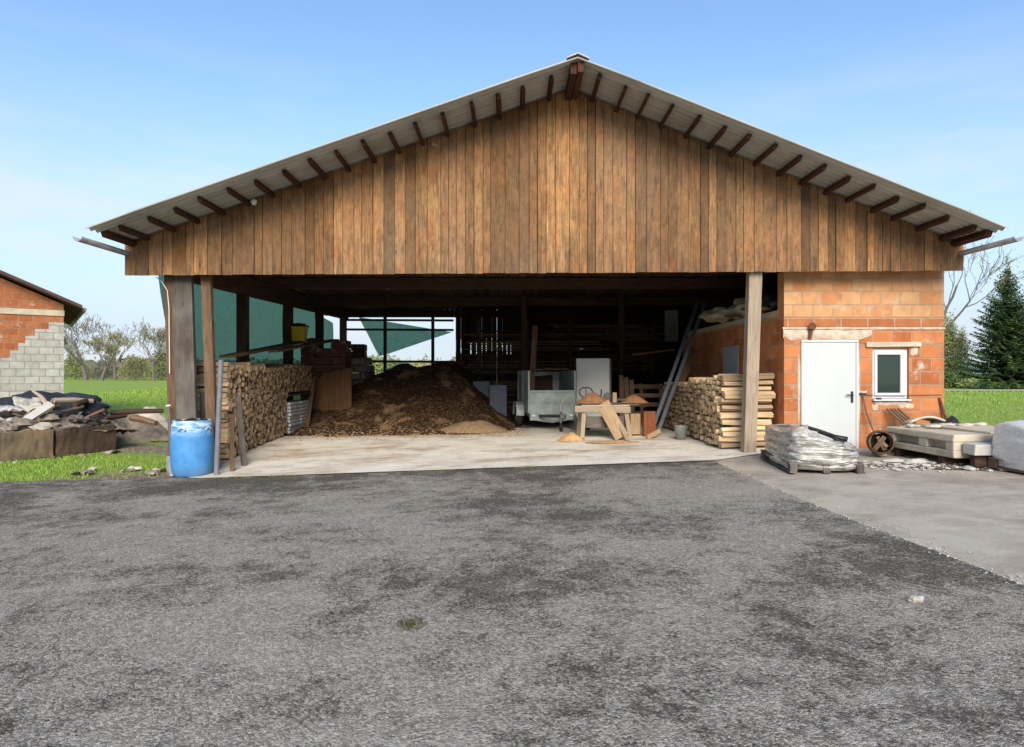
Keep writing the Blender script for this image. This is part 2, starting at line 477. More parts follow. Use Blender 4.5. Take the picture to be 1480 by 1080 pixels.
def grass_mat(name, a, bb, dry=.3):
    m, t, b = mat(name, .9, .15)
    p = pos(t)
    n = noi(t, p, 1.3, 6, .7); f = noi(t, p, 38, 4, .75)
    c = mix(t, rng(t, f, .3, .7), a, bb)
    c = mix(t, rng(t, n, .5, .72, 0, dry), c, (.24, .23, .06))
    c = mix(t, rng(t, noi(t, p, .12, 4), .42, .66, 0, .45), c, (.27, .36, .07))
    s = sep(t, p); w1 = noi(t, p, 1.7, 5, .7); w2 = noi(t, p, 6, 4, .7)
    wob = mth(t, 'ADD', mth(t, 'MULTIPLY', mth(t, 'SUBTRACT', w1, .5), 1.6), mth(t, 'MULTIPLY', mth(t, 'SUBTRACT', w2, .5), .6))
    # worn dirt track passing behind the corner post
    d = mth(t, 'ABSOLUTE', mth(t, 'ADD', mth(t, 'ADD', s[1], mth(t, 'MULTIPLY', s[0], .25)), -14.2))
    m1 = mth(t, 'MULTIPLY', rng(t, mth(t, 'ADD', d, wob), 1.05, .65), rng(t, mth(t, 'ADD', s[0], wob), -10.9, -9.8))
    d2 = mth(t, 'ADD', s[1], wob)
    m2 = mth(t, 'MULTIPLY', rng(t, d2, 12.75, 12.35), rng(t, mth(t, 'ADD', s[0], wob), -8.6, -7.4))
    d3 = mth(t, 'MULTIPLY', rng(t, mth(t, 'ADD', s[1], mth(t, 'MULTIPLY', s[0], -.19)), 13.30, 13.0), .8)
    m3 = mth(t, 'MULTIPLY', rng(t, s[0], 8.0, 8.4), rng(t, d2, 12.6, 11.9))
    mm = mth(t, 'MAXIMUM', mth(t, 'MAXIMUM', m1, m2), mth(t, 'MAXIMUM', mth(t, 'MULTIPLY', d3, rng(t, w2, .4, .6)), m3))
    soil = ramp(t, w2, [(.3, (.13, .095, .06)), (.55, (.27, .215, .145)), (.75, (.40, .34, .25))])
    yes = rng(t, s[1], 22, 20)
    c = mix(t, mth(t, 'MULTIPLY', mm, yes), c, soil)
    lk(t, c, b.inputs['Base Color']); bump(t, b, f, .8, .03)
    return m
M_GRASS = grass_mat("meadow", (.165, .245, .036), (.30, .405, .075))
def blade_mat():
    m, t, b = mat("grass_blade", .7, .2)
    r = island(t)
    c = ramp(t, r, [(0, (.10, .20, .022)), (.5, (.20, .36, .045)), (.86, (.29, .43, .07)), (1, (.42, .38, .14))])
    c = mix(t, rng(t, noi(t, pos(t), .9, 4), .45, .7, 0, .55), c, (.28, .26, .085))
    lk(t, c, b.inputs['Base Color'])
    return m
M_BLADE = blade_mat()
M_SOIL = concrete_mat("bare_soil", (.17, .13, .085), (.085, .06, .04), 0, .8)
M_TRACK = concrete_mat("dirt_track", (.27, .225, .165), (.17, .135, .09), 0, .8)
M_ROAD = concrete_mat("pale_road", (.46, .42, .37), (.36, .32, .28), 0, .5)

def brick_mat(name, c1, c2, mortar, bw=.37, rh=.25, ms=.015, pale_from=None, grooves=True):
    m, t, b = mat(name, .85, .2)
    uv = uvn(t)
    bt = t.nodes.new('ShaderNodeTexBrick'); 
    w = t.nodes.new('ShaderNodeVectorMath'); w.operation = 'ADD'
    nz = t.nodes.new('ShaderNodeTexNoise'); lk(t, uv, nz.inputs['Vector']); nz.inputs['Scale'].default_value = 6
    sc = t.nodes.new('ShaderNodeVectorMath'); sc.operation = 'MULTIPLY_ADD'
    lk(t, nz.outputs['Color'], sc.inputs[0]); sc.inputs[1].default_value = (.016, .016, 0); lk(t, mapping(t, uv, loc=(.11, -.045, 0)), sc.inputs[2])
    lk(t, sc.outputs[0], bt.inputs['Vector'])
    bt.inputs['Color1'].default_value = (*c1, 1); bt.inputs['Color2'].default_value = (*c2, 1); bt.inputs['Mortar'].default_value = (*mortar, 1)
    bt.inputs['Scale'].default_value = 1; bt.inputs['Brick Width'].default_value = bw; bt.inputs['Row Height'].default_value = rh
    bt.inputs['Mortar Size'].default_value = ms; bt.inputs['Mortar Smooth'].default_value = .25; bt.inputs['Bias'].default_value = -.1
    bt.offset = .43
    c = bt.outputs['Color']
    if pale_from:
        z = sep(t, uv)[1]
        b2 = t.nodes.new('ShaderNodeTexBrick'); lk(t, sc.outputs[0], b2.inputs['Vector'])
        for k_ in ('Scale', 'Brick Width', 'Row Height', 'Mortar Size', 'Mortar Smooth', 'Bias'): b2.inputs[k_].default_value = bt.inputs[k_].default_value
        b2.offset = .43; b2.inputs['Bias'].default_value = .1
        b2.inputs['Color1'].default_value = (.50, .205, .08, 1); b2.inputs['Color2'].default_value = (.56, .32, .155, 1); b2.inputs['Mortar'].default_value = (.42, .27, .16, 1)
        c = mix(t, rng(t, z, pale_from - .02, pale_from + .02), c, b2.outputs['Color'])
    n = noi(t, uv, 4, 6, .65)
    c = mix(t, 1.0, c, mixval(t, rng(t, n, .3, .7, .8, 1.15)), 'MULTIPLY')
    sp = noi(t, mapping(t, uv, (1, 1, 1), (5, 2, 0)), 2.4, 5, .72)
    c = mix(t, rng(t, sp, .57, .68, 0, .65), c, (.48, .40, .32))
    # damp dirt near the foot of the wall
    ft = mth(t, 'MULTIPLY', rng(t, sep(t, uv)[1], .9, .1), rng(t, noi(t, uv, 2.1, 4), .4, .65, 0, .65))
    c = mix(t, ft, c, (.19, .115, .07))
    lk(t, c, b.inputs['Base Color'])
    wv = t.nodes.new('ShaderNodeTexWave'); wv.wave_type = 'BANDS'; wv.bands_direction = 'X'; lk(t, uv, wv.inputs['Vector']); wv.inputs['Scale'].default_value = 22; wv.inputs['Distortion'].default_value = 1.0
    h = mth(t, 'ADD', mth(t, 'MULTIPLY', rng(t, bt.outputs['Fac'], 0, 1, 1, 0), 1.0), mth(t, 'MULTIPLY', wv.outputs['Fac'], .12 if grooves else 0))
    h = mth(t, 'ADD', h, mth(t, 'MULTIPLY', n, .4))
    bump(t, b, h, .8, .012)
    return m
M_BRICK = brick_mat("clay_block", (.53, .20, .075), (.36, .112, .040), (.36, .235, .15), pale_from=2.56)
M_BRICKD = brick_mat("lintel_block", (.40, .15, .06), (.34, .115, .042), (.40, .29, .2), .5, .5)
M_BRICKL = brick_mat("house_clay_block", (.38, .135, .055), (.30, .092, .035), (.30, .185, .12), .4, .25)
M_GREYBLK = brick_mat("house_grey_block", (.42, .405, .365), (.34, .325, .29), (.27, .255, .225), .42, .26, grooves=False)
M_MORTAR = plain("rough_mortar", (.50, .42, .32), .95, .3, 9, bmp=.8, bscale=30)
def roofsheet_mat():
    m, t, b = mat("fibre_cement", .85, .2)
    p = pos(t)
    n = noi(t, mapping(t, p, (.4, 5, .4)), 2.2, 5, .65)
    c = ramp(t, n, [(.3, (.36, .345, .285)), (.55, (.46, .445, .375)), (.75, (.54, .52, .45))])
    c = mix(t, rng(t, noi(t, p, 1.5, 5), .5, .72, 0, .5), c, (.22, .22, .13))
    lk(t, c, b.inputs['Base Color'])
    return m
M_SHEET = roofsheet_mat()
M_TILEROOF = plain("dark_roof_tile", (.075, .05, .042), .8, .3, 6)
M_ZINC = plain("weathered_gutter", (.30, .295, .285), .5, .3, 5, .4)
M_GALV = plain("galvanised_sheet", (.27, .305, .285), .5, .3, 4, .35)
M_WHITEP = plain("white_painted_steel", (.50, .525, .515), .38, .04, 1.5, bmp=.02, spec=.45)
M_WHITEPVC = plain("white_pvc", (.66, .665, .67), .35, .03, 2, bmp=0)
M_WHITEDULL = plain("white_dull_panel", (.66, .66, .61), .5, .07, 2, bmp=.03)
M_GREYP = plain("grey_painted_door", (.36, .40, .43), .5, .1, 3)
M_BLACKP = plain("black_plastic", (.016, .016, .017), .5, .3, 6)
M_STEELD = plain("dark_steel", (.09, .095, .10), .45, .4, 8, .6)
M_RUST = plain("rusty_steel", (.15, .06, .03), .85, .5, 9)
M_RUBBER = plain("tyre_rubber", (.025, .025, .025), .85, .3, 12)
M_YELLOW = plain("yellow_plastic", (.62, .43, .015), .45, .12, 5)
M_GREYPIPE = plain("grey_plastic_pipe", (.15, .155, .165), .6, .2, 6)
M_CORD = plain("white_cord", (.7, .68, .62), .8, .1, 5)
M_BLUESTEEL = plain("blue_grey_steel", (.085, .10, .12), .5, .25, 6, .5)
M_STONE = plain("rubble_stone", (.42, .385, .31), .95, .4, 5, bmp=.8, bscale=18)
M_RUBBLE = plain("dirty_rubble", (.21, .175, .13), .95, .5, 4, bmp=.8, bscale=18)
M_SLATEGREY = plain("grey_paving", (.43, .435, .425), .8, .2, 6)
M_TARP = plain("black_tarp", (.022, .023, .026), .35, .4, 4, bmp=.5, bscale=9)
M_BURNT = plain("charred", (.03, .024, .02), .9, .5, 8, bmp=.6)
M_INSUL = plain("insulation_wool", (.40, .36, .28), .95, .25, 6, bmp=.7)
M_REDBRICK = brick_mat("stored_brick", (.12, .05, .038), (.085, .036, .028), (.05, .035, .03), .25, .11, .012, grooves=False)
M_GREYBRICK = brick_mat("stored_block", (.20, .185, .165), (.15, .135, .12), (.04, .035, .03), .38, .22, .014, grooves=False)
def barrel_mat():
    m, t, b = mat("blue_plastic", .42, .45)
    o = objc(t); z = sep(t, o)[2]
    n = noi(t, o, 4, 6, .7)
    c = mix(t, rng(t, n, .35, .7), (.045, .21, .49), (.09, .31, .60))
    sc = noi(t, mapping(t, o, (1, 1, 2.5)), 7, 5, .75)
    top = rng(t, z, .70, .86)
    c = mix(t, mth(t, 'MULTIPLY', rng(t, sc, .44, .58, .1, .9), top), c, (.55, .68, .76))
    c = mix(t, rng(t, sc, .60, .72, 0, .5), c, (.30, .47, .62))
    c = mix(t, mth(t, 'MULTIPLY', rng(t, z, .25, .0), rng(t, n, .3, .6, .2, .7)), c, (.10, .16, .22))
    lk(t, c, b.inputs['Base Color']); return m
M_BARREL = barrel_mat()
def chips_mat():
    m, t, b = mat("wood_chips", .95, .1)
    p = pos(t)
    v = t.nodes.new('ShaderNodeTexVoronoi'); lk(t, p, v.inputs['Vector']); v.inputs['Scale'].default_value = 26
    s = sep(t, v.outputs['Color'])
    c = ramp(t, s[0], [(0, (.036, .019, .010)), (.5, (.09, .048, .025)), (.85, (.165, .095, .048)), (1, (.30, .19, .10))])
    fr = noi(t, p, 1.1, 4, .65)
    c = mix(t, rng(t, fr, .55, .62, 0, .85), c, (.42, .265, .13))
    lk(t, c, b.inputs['Base Color']); bump(t, b, v.outputs['Distance'], 1.0, .04)
    return m
M_CHIPS = chips_mat()
M_SAWDUST = plain("sawdust", (.50, .30, .13), .95, .25, 8, bmp=.7, bscale=60)
M_SHAVE = plain('pale_shavings', (.33, .22, .12), .95, .4, 14, bmp=.9, bscale=34)
M_SAWDARK = plain("brown_sawdust", (.27, .13, .058), .95, .3, 7, bmp=.7, bscale=50)
def net_mat():
    m = bpy.data.materials.new("green_net"); m.use_nodes = True; t = m.node_tree
    t.nodes.remove(t.nodes['Principled BSDF']); out = t.nodes['Material Output']
    d = t.nodes.new('ShaderNodeBsdfDiffuse'); tr = t.nodes.new('ShaderNodeBsdfTranslucent'); tp = t.nodes.new('ShaderNodeBsdfTransparent')
    n = noi(t, pos(t), 1.3, 5, .7)
    c = ramp(t, n, [(.3, (.03, .085, .066)), (.7, (.10, .185, .155))])
    lk(t, c, d.inputs['Color']); lk(t, c, tr.inputs['Color'])
    a = t.nodes.new('ShaderNodeMixShader'); a.inputs[0].default_value = .6
    lk(t, d.outputs[0], a.inputs[1]); lk(t, tr.outputs[0], a.inputs[2])
    tp.inputs['Color'].default_value = (.42, .60, .53, 1)
    w = noi(t, mapping(t, pos(t), (1, 3, 14)), 5, 4, .7)
    q = t.nodes.new('ShaderNodeMixShader'); lk(t, rng(t, w, .3, .7, .52, .22), q.inputs[0])
    lk(t, tp.outputs[0], q.inputs[1]); lk(t, a.outputs[0], q.inputs[2]); lk(t, q.outputs[0], out.inputs['Surface'])
    return m
M_NET = net_mat()
def film_mat(name, white):
    m, t, b = mat(name, .16, .5)
    o = objc(t)
    n = noi(t, mapping(t, o, (1.3, 1.3, 8)), 2.6, 5, .7, 1.2)
    if white: c = ramp(t, n, [(.3, (.52, .51, .495)), (.7, (.70, .69, .675))])
    else: c = ramp(t, n, [(.33, (.075, .068, .056)), (.46, (.25, .235, .20)), (.57, (.45, .44, .41)), (.66, (.80, .80, .79))])  # bright streaks paint the clear film's glossy glints into the colour
    lk(t, c, b.inputs['Base Color'])
    b.inputs['Coat Weight'].default_value = .5; b.inputs['Coat Roughness'].default_value = .15
    w = t.nodes.new('ShaderNodeTexNoise'); lk(t, mapping(t, o, (2.2, 2.2, 9)), w.inputs['Vector']); w.inputs['Scale'].default_value = 2.6; w.inputs['Detail'].default_value = 4; w.inputs['Distortion'].default_value = 1.5
    bump(t, b, w.outputs['Fac'], .7 if not white else .6, .04 if not white else .03)
    return m
M_FILM = film_mat("clear_stretch_film", False)
M_FILMW = film_mat("white_stretch_film", True)
def glass_mat():
    m, t, b = mat("window_glass", .05, .5)
    b.inputs['Base Color'].default_value = (.018, .035, .026, 1)
    b.inputs['Coat Weight'].default_value = .25; b.inputs['Coat Roughness'].default_value = .03
    return m
M_GLASS = glass_mat()
def leaf_mat(name, stops, rough=.75):
    m, t, b = mat(name, rough, .2)
    c = ramp(t, island(t), stops)
    c = mix(t, 1.0, c, mixval(t, rng(t, noi(t, pos(t), .55, 3), .35, .65, .65, 1.2)), 'MULTIPLY')
    lk(t, c, b.inputs['Base Color'])
    return m
M_NEEDLE = leaf_mat("spruce_needles", [(0, (.032, .068, .022)), (.5, (.068, .122, .036)), (.9, (.12, .18, .055)), (1, (.17, .22, .08))])
M_BUDS = leaf_mat("spring_buds", [(0, (.19, .19, .07)), (.5, (.27, .26, .10)), (1, (.34, .31, .15))])
M_BUDSG = leaf_mat("spring_leaves", [(0, (.13, .17, .05)), (.5, (.21, .26, .08)), (1, (.31, .34, .13))])
M_TWOOD = leaf_mat("far_wood", [(0, (.12, .13, .09)), (.5, (.17, .17, .12)), (1, (.22, .21, .15))])
M_TRUNK = plain("tree_bark", (.15, .125, .105), .9, .3, 5, bmp=.5)
M_TWIG = plain("twig_bark", (.21, .185, .165), .9, .25, 2, bmp=0)
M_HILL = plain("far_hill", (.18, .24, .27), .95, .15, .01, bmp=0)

# ------------------------------------------------------------------ setting
def patch(name, x0, x1, y0, y1, nx, ny, zf, off, m, edge=None):
    b = MB()
    def fn(u, v):
        x = x0 + (x1 - x0) * u; y = y0 + (y1 - y0) * v
        if edge: x, y = edge(u, v, x, y)
        return (x, y, zf(x, y) + off)
    b.grid(nx, ny, fn)
    return struct(b.build(name, m, smooth=True))
# ground: one sheet, finer near the yard
b = MB()
def axis(lo, hi, fine_lo, fine_hi, st):
    a = []; x = fine_lo
    while x <= fine_hi + 1e-6: a.append(x); x += st
    d = st
    x = fine_lo
    while x > lo: d *= 1.25; x -= d; a.insert(0, max(x, lo))
    d = st; x = fine_hi
    while x < hi: d *= 1.25; x += d; a.append(min(x, hi))
    return a
ax = axis(-900, 900, -20, 16, .5); ay = axis(-60, 1500, -6, 30, .5)
def ground_z(x, y):
    z = gz(x, y)
    if -6.0 < x < 8.0 and 12.3 < y < 24.6: z -= .12
    if y < 10.9 and x > -40: z -= .05
    if y < 16 and x > 3.0: z -= .05 * sstep(13.5, 12, y) * (1 if x < 9.5 else sstep(12, 9.5, x))
    z += .03 * noise.noise(Vector((x * .35, y * .35, 0))) * (1 if (x < -6.5 or x > 8.5) and y > 11 else 0)
    return z
b.grid(len(ax) - 1, len(ay) - 1, lambda u, v: (ax[round(u * (len(ax) - 1))], ay[round(v * (len(ay) - 1))], ground_z(ax[round(u * (len(ax) - 1))], ay[round(v * (len(ay) - 1))])))
struct(b.build('ground', M_GRASS, smooth=True))
def yard_edge(u, v, x, y):
    top = 11.37 if x > -5.4 else (11.80 + (x + 6.2) * .19 if x < -6.1 else 11.8 - (x + 6.1) / .7 * .43)
    if x < -6.1: top += .10 * noise.noise(Vector((x * 1.7, 3, 0))) + .05 * noise.noise(Vector((x * 7, 1, 0)))
    else: top += .012 * noise.noise(Vector((x * 5, 3, 0)))
    if x > 3.2: x = 3.2 + (x - 3.2) * (1 + .0) + (.18 * sstep(8, 4, y) + .035 * noise.noise(Vector((0, y * 1.1, 4))) + .022 * noise.noise(Vector((0, y * 6, 4)))) * (x - 3.2) / .25
    return x, -6 + (top + 6) * v
patch('yard_asphalt', -40, 3.45, -6, 11.4, 260, 90, gz, .012, M_ASPH, yard_edge)
def apron_edge(u, v, x, y):
    if u < .02: x = 3.40 + .18 * sstep(8, 4, y)
    xr = 11.5 + .5 * noise.noise(Vector((2, y * .6, 0)))
    top = 12.44 if x < 8.2 else 11.6 + .3 * noise.noise(Vector((x, 0, 5)))
    return 3.40 + (xr - 3.40) * u if u > .02 else x, -6 + (top + 6) * v
patch('concrete_apron', 3.4, 11.5, -6, 12.4, 60, 90, gz, .006, M_APRON, apron_edge)
def slab_edge(u, v, x, y):
    y0 = 11.40 if x > -5.4 else 11.40 + (-5.4 - x) * .55
    if x > 3.5: y0 += (x - 3.5) * .62 + .04 * noise.noise(Vector((x * 4, 0, 3)))
    return x, y0 + (24.6 - y0) * v
patch('barn_floor', -6.1, 5.07, 11.4, 24.6, 60, 70, fz, 0.0, M_SLAB, slab_edge)
# dirt track between the grass strip and the rubbish heap, and its bank
#patch('dirt_track', -9.6, -6.5, 14.6, 17.5, 14, 10, gz, .035, M_TRACK, lambda u, v, x, y: (x + .25 * noise.noise(Vector((x, y, 1))), y - .28 * (x + 6.5) * .6 + .25 * noise.noise(Vector((x, y, 7)))))
#patch('soil_patch', -8.2, -6.1, 11.75, 12.9, 14, 8, gz, .03, M_SOIL, lambda u, v, x, y: (x + (.5 * (1 - v) + .3 * noise.noise(Vector((x * 2, y * 2, 1)))) * (1 - u), y + .2 * noise.noise(Vector((x * 2, y * 2, 7)))))
patch('field_road', -2, 140, 48.5, 51.5, 80, 2, gz, .05, M_ROAD)
# distant hills
b = MB()
b.grid(60, 3, lambda u, v: (-1300 + 2600 * u, 1150 + 200 * v, -2 + v * (26 + 16 * noise.noise(Vector((u * 7, 0, 2))) + 8 * noise.noise(Vector((u * 23, 1, 2))))))
struct(b.build('hills', M_HILL, smooth=True))
# ------------------------------------------------------------------ the barn
barn = thing('barn', 'large barn with open front, plank gable and orange brick room at its right side', 'barn', (0.6, 12.0, 0.0))
RX, RZ = 1.075, 6.65
LX, LZ, EX, EZ = -6.95, 3.86, 8.10, 3.86
sl = (RZ - LZ) / (RX - LX); sr = (RZ - EZ) / (EX - RX)
def roof_z(x): return RZ - (RX - x) * sl if x < RX else RZ - (x - RX) * sr
Y0, Y1 = 10.82, 25.0
def roof_side(xe, name):
    b = MB(); n = 560; k = 10
    def fn(u, v):
        y = Y0 + (Y1 - Y0) * v
        x = RX + (xe - RX) * u
        x += (.02 * noise.noise(Vector((y * 2.0, xe, 0)))) * (1 if u > .95 else 0)
        z = roof_z(x) + .03 + .022 * math.sin(y * 2 * math.pi / .155) - .012 * (u * 10 % 3.3 < .34)
        return (x, y, z)
    b.grid(k, n, fn)
    o = b.build(name, M_SHEET, barn, solid=.012)
    return o
roof_side(LX, 'roof_sheeting'); roof_side(EX, 'roof_sheeting')
b = MB()
pts = [(RX - .18, RZ - .18 * sl + .062), (RX, RZ + .072), (RX + .18, RZ - .18 * sr + .062)]
b.prism(pts + [(x, z - .014) for x, z in reversed(pts)], Y0 - .02, Y1)
b.build('ridge_cap', M_ZINC, barn)
# purlins
b = MB(); b.box((RX - .06, (Y0 + 24.9) / 2 + .06, RZ - .13), (.105, 24.9 - Y0 - .1, .18)); b.box((RX + .055, (Y0 + 24.9) / 2 + .04, RZ - .12), (.10, 24.9 - Y0 - .06, .17)); b.build('ridge_beam', M_PURLIN, barn, bevel=.006)
for side, xe, s, n in ((-1, LX, sl, 18), (1, EX, sr, 17)):
    a = math.atan(s) * side
    for i in range(n):
        f = (i + .95) / (n - .05)
        x = RX + (xe - side * .06 * -1 - RX) * f
        x += random.uniform(-.03, .03)
        h = random.uniform(.085, .11); w = random.uniform(.055, .076)
        if i == n - 1: w = .11; x = xe - side * .10
        yf = Y0 + random.uniform(.22, .38)
        b = MB()
        rot = Matrix.Rotation(-a if side < 0 else -a, 3, 'Y')
        rot = Matrix.Rotation(math.atan(s) * (-1 if side < 0 else 1), 3, 'Y')
        c = Vector((x, (yf + 24.8) / 2, roof_z(x))) + rot @ Vector((0, 0, -h / 2 - .002))
        b.box(c, (w, 24.8 - yf, h), rot)
        b.build('purlin', M_PURLIN, barn, bevel=.006)
# gable cladding, board by board
def clad(name, x0, x1, zlo, ztop, y, m, wmin=.135, wmax=.27, gaps=None, slant=0):
    b = MB(); x = x0
    while x < x1 - .03:
        w = random.choice((random.uniform(wmin, wmax), random.uniform(wmin, wmin + .06)))
        if x + w > x1 - .06: w = x1 - x
        g = random.uniform(.006, .013); yy = y + random.uniform(-.009, .009); th = .024
        xa, xb = x + g / 2, x + w - g / 2
        zb = zlo(x) if callable(zlo) else zlo
        zb += random.uniform(-.006, .006)
        za_, zb_ = ztop(xa), ztop(xb)
        t1 = random.uniform(-.004, .004)
        vs = [(xa, yy, zb), (xb, yy + t1, zb), (xb, yy + t1, zb_), (xa, yy, za_), (xa, yy + th, zb), (xb, yy + th, zb), (xb, yy + th, zb_), (xa, yy + th, za_)]
        if xa < RX < xb:
            vs = None
            vs = [(xa, yy, zb), (xb, yy + t1, zb), (xb, yy + t1, zb_), (RX, yy, ztop(RX)), (xa, yy, za_), (xa, yy + th, zb), (xb, yy + th, zb), (xb, yy + th, zb_), (RX, yy + th, ztop(RX)), (xa, yy + th, za_)]
            fs = [(0, 1, 2, 3, 4), (9, 8, 7, 6, 5), (0, 5, 6, 1), (1, 6, 7, 2), (0, 4, 9, 5)]
        else:
            fs = [(0, 1, 2, 3), (7, 6, 5, 4), (0, 4, 5, 1), (1, 5, 6, 2), (0, 3, 7, 4)]
        ou, ov = random.random() * 30, random.random() * 30
        uvs = [[(vs[k][0] + ou + vs[k][1], vs[k][2] + ov) for k in f] for f in fs]
        b.add([Vector(v) for v in vs], fs, uvs)
        x += w
    return b.build(name, m, barn)
clad('gable_cladding', -7.0, 8.16, lambda x: 3.275 + (x + 7) * .0056, lambda x: roof_z(x) + .0, 12.0, M_CLAD)
# dark infill between sheet waves and boards
# header beam behind the boards
b = MB(); b.bar((-6.35, 12.19, 3.55), (5.05, 12.19, 3.58), .14, .30, up=(0, 1, 0)); b.build('header_beam', M_DARKWOOD, barn, bevel=.006)
# corner post on the left: wide grey plank and a thin brown plank
b = MB(); b.bar((-5.99, 12.32, -.33), (-6.10, 12.30, 3.42), .36, .10, up=(0, 1, 0)); b.build('post', M_GREYWOOD, barn, bevel=.008, label='broad grey weathered corner post')
b = MB(); b.bar((-6.27, 12.36, -.33), (-6.36, 12.34, 3.42), .16, .13, up=(0, 1, 0)); b.build('post', M_BROWNWOOD, barn, bevel=.008, label='narrow dark brown corner post')
b = MB(); b.bar((-6.29, 12.28, -.36), (-6.29, 12.28, .10), .14, .05, up=(0, 1, 0)); b.build('rust_plate', M_RUST, barn, bevel=.004)
# pale front post on the right
b = MB(); b.bar((4.37, 12.3, .02), (4.46, 12.22, 3.45), .235, .20, up=(0, 1, 0), jit=.012); b.build('post', M_BEIGEWOOD, barn, bevel=.01, label='pale square post in front of the brick room')
b = MB(); b.bar((-5.52, 12.62, 3.4), (-5.52, 12.62, 3.4 + .01), .1, .1)
# side wall posts, plate, rails
for y in (15.3, 18.4, 21.4, 24.4):
    b = MB(); b.bar((-6.2, y, -.1), (-6.2, y, 3.75), .22, .22, up=(0, 1, 0)); b.build('post', M_DARKWOOD, barn, bevel=.008)
b = MB(); b.bar((-6.2, 12.45, 3.46), (-6.2, 24.8, 3.72), .20, .40); b.build('wall_plate', M_DARKWOOD, barn, bevel=.006)
b = MB(); b.bar((-6.24, 12.4, 1.55), (-6.24, 24.6, 1.75), .08, .14); b.build('side_rail', M_DARKWOOD, barn, bevel=.004)
# interior posts and trusses
for x, y in ((.36, 20.2), (3.32, 20.2), (-1.75, 24.45), (.36, 24.45), (3.32, 24.45)):
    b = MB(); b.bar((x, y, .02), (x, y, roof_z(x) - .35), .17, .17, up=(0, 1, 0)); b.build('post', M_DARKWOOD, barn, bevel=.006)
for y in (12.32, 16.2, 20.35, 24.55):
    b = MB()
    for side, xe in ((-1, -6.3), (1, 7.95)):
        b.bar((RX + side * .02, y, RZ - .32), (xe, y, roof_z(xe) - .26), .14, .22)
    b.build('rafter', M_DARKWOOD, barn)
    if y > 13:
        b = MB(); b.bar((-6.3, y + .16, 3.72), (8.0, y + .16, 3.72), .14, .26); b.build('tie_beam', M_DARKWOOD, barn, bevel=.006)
# ceiling boards lying on the tie beams over the bay (dark)
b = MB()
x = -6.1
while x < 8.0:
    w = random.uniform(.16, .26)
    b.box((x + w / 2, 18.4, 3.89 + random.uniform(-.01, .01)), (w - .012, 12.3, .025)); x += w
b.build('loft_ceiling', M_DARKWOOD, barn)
# rear wall: dark vertical boards with slits, open bay at the left
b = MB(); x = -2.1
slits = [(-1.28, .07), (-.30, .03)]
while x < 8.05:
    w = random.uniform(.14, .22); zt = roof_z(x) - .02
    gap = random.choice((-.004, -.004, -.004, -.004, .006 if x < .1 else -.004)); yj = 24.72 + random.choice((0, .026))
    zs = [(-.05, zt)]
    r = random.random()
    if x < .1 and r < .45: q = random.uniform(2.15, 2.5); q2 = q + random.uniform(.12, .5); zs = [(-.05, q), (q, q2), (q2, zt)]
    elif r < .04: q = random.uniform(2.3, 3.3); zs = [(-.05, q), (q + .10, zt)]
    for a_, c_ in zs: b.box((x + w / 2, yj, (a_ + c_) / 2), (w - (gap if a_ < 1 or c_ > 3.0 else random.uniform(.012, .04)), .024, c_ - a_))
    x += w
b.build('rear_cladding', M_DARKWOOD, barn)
b = MB(); x = -6.3                                    # gable above the opening
while x < -2.1:
    w = random.uniform(.14, .22); b.box((x + w / 2, 24.72, (3.72 + roof_z(x) - .02) / 2), (w - .004, .024, max(.05, roof_z(x) - .02 - 3.72))); x += w
b.build('rear_cladding', M_DARKWOOD, barn)
for x in (-4.68, -2.92):
    b = MB(); b.bar((x, 24.5, 0), (x, 24.5, 3.7), .11, .11, up=(0, 1, 0)); b.build('rear_mullion', M_BLACKP, barn)
for z, x0, x1 in ((3.47, -6.1, -2.15), (3.12, -6.1, -2.15), (1.95, -6.1, -2.15)):
    b = MB(); b.bar((x0, 24.42, z), (x1, 24.42, z - .02), .07, .08); b.build('rear_rail', M_BLACKP, barn)
# green shade nets on the left side, sagging sheets
def net(p00, p10, p11, p01, name='shade_net', nx=14, ny=10, amp=.05, parent=barn):
    b = MB(); p00, p10, p11, p01 = map(Vector, (p00, p10, p11, p01)); sd = random.random() * 50
    n_ = (p10 - p00).cross(p01 - p00).normalized()
    def fn(u, v):
        p = p00 * (1 - u) * (1 - v) + p10 * u * (1 - v) + p11 * u * v + p01 * (1 - u) * v
        return p + n_ * amp * (noise.noise(Vector((u * 3, v * 3, sd))) + .3 * noise.noise(Vector((u * 11, v * 11, sd))))
    b.grid(nx, ny, fn)
    return b.build(name, M_NET, parent, smooth=True, solid=.003)
ys = [12.45, 15.3, 18.4, 21.4, 24.4]
for i in range(4):
    y0, y1 = ys[i] - .04, ys[i + 1] + .04
    z1a, z1b = 3.34 + .05 * i, 3.38 + .05 * i
    if i == 3: y1 -= .9; z1b -= .25
    net((-6.33, y0, -.2), (-6.33, y1, -.15), (-6.33, y1, z1b), (-6.33, y0, z1a))
net((-6.42, 12.5, 1.7), (-6.40, 12.75, 1.2), (-6.40, 12.8, 3.3), (-6.50, 12.2, 3.33), amp=.02)
net((-4.98, 24.9, 2.15), (-4.75, 24.9, 2.2), (-2.25, 24.9, 3.05), (-5.75, 24.9, 3.62), amp=.06)
# gutters
for side, x in ((-1, LX - .03), (1, EX + .04)):
    b = MB(); n = 9
    yA, yB = 10.66, 25.0
    zA, zB = (3.70, 3.74)
    pr = [(math.cos(math.pi + math.pi * k / (n - 1)) * .075, math.sin(math.pi + math.pi * k / (n - 1)) * .075) for k in range(n)]
    b.grid(n - 1, 6, lambda u, v: (x + pr[round(u * (n - 1))][0], yA + (yB - yA) * v, zA + (zB - zA) * v + pr[round(u * (n - 1))][1]))
    b.build('gutter', M_ZINC, barn, smooth=True, solid=.006)
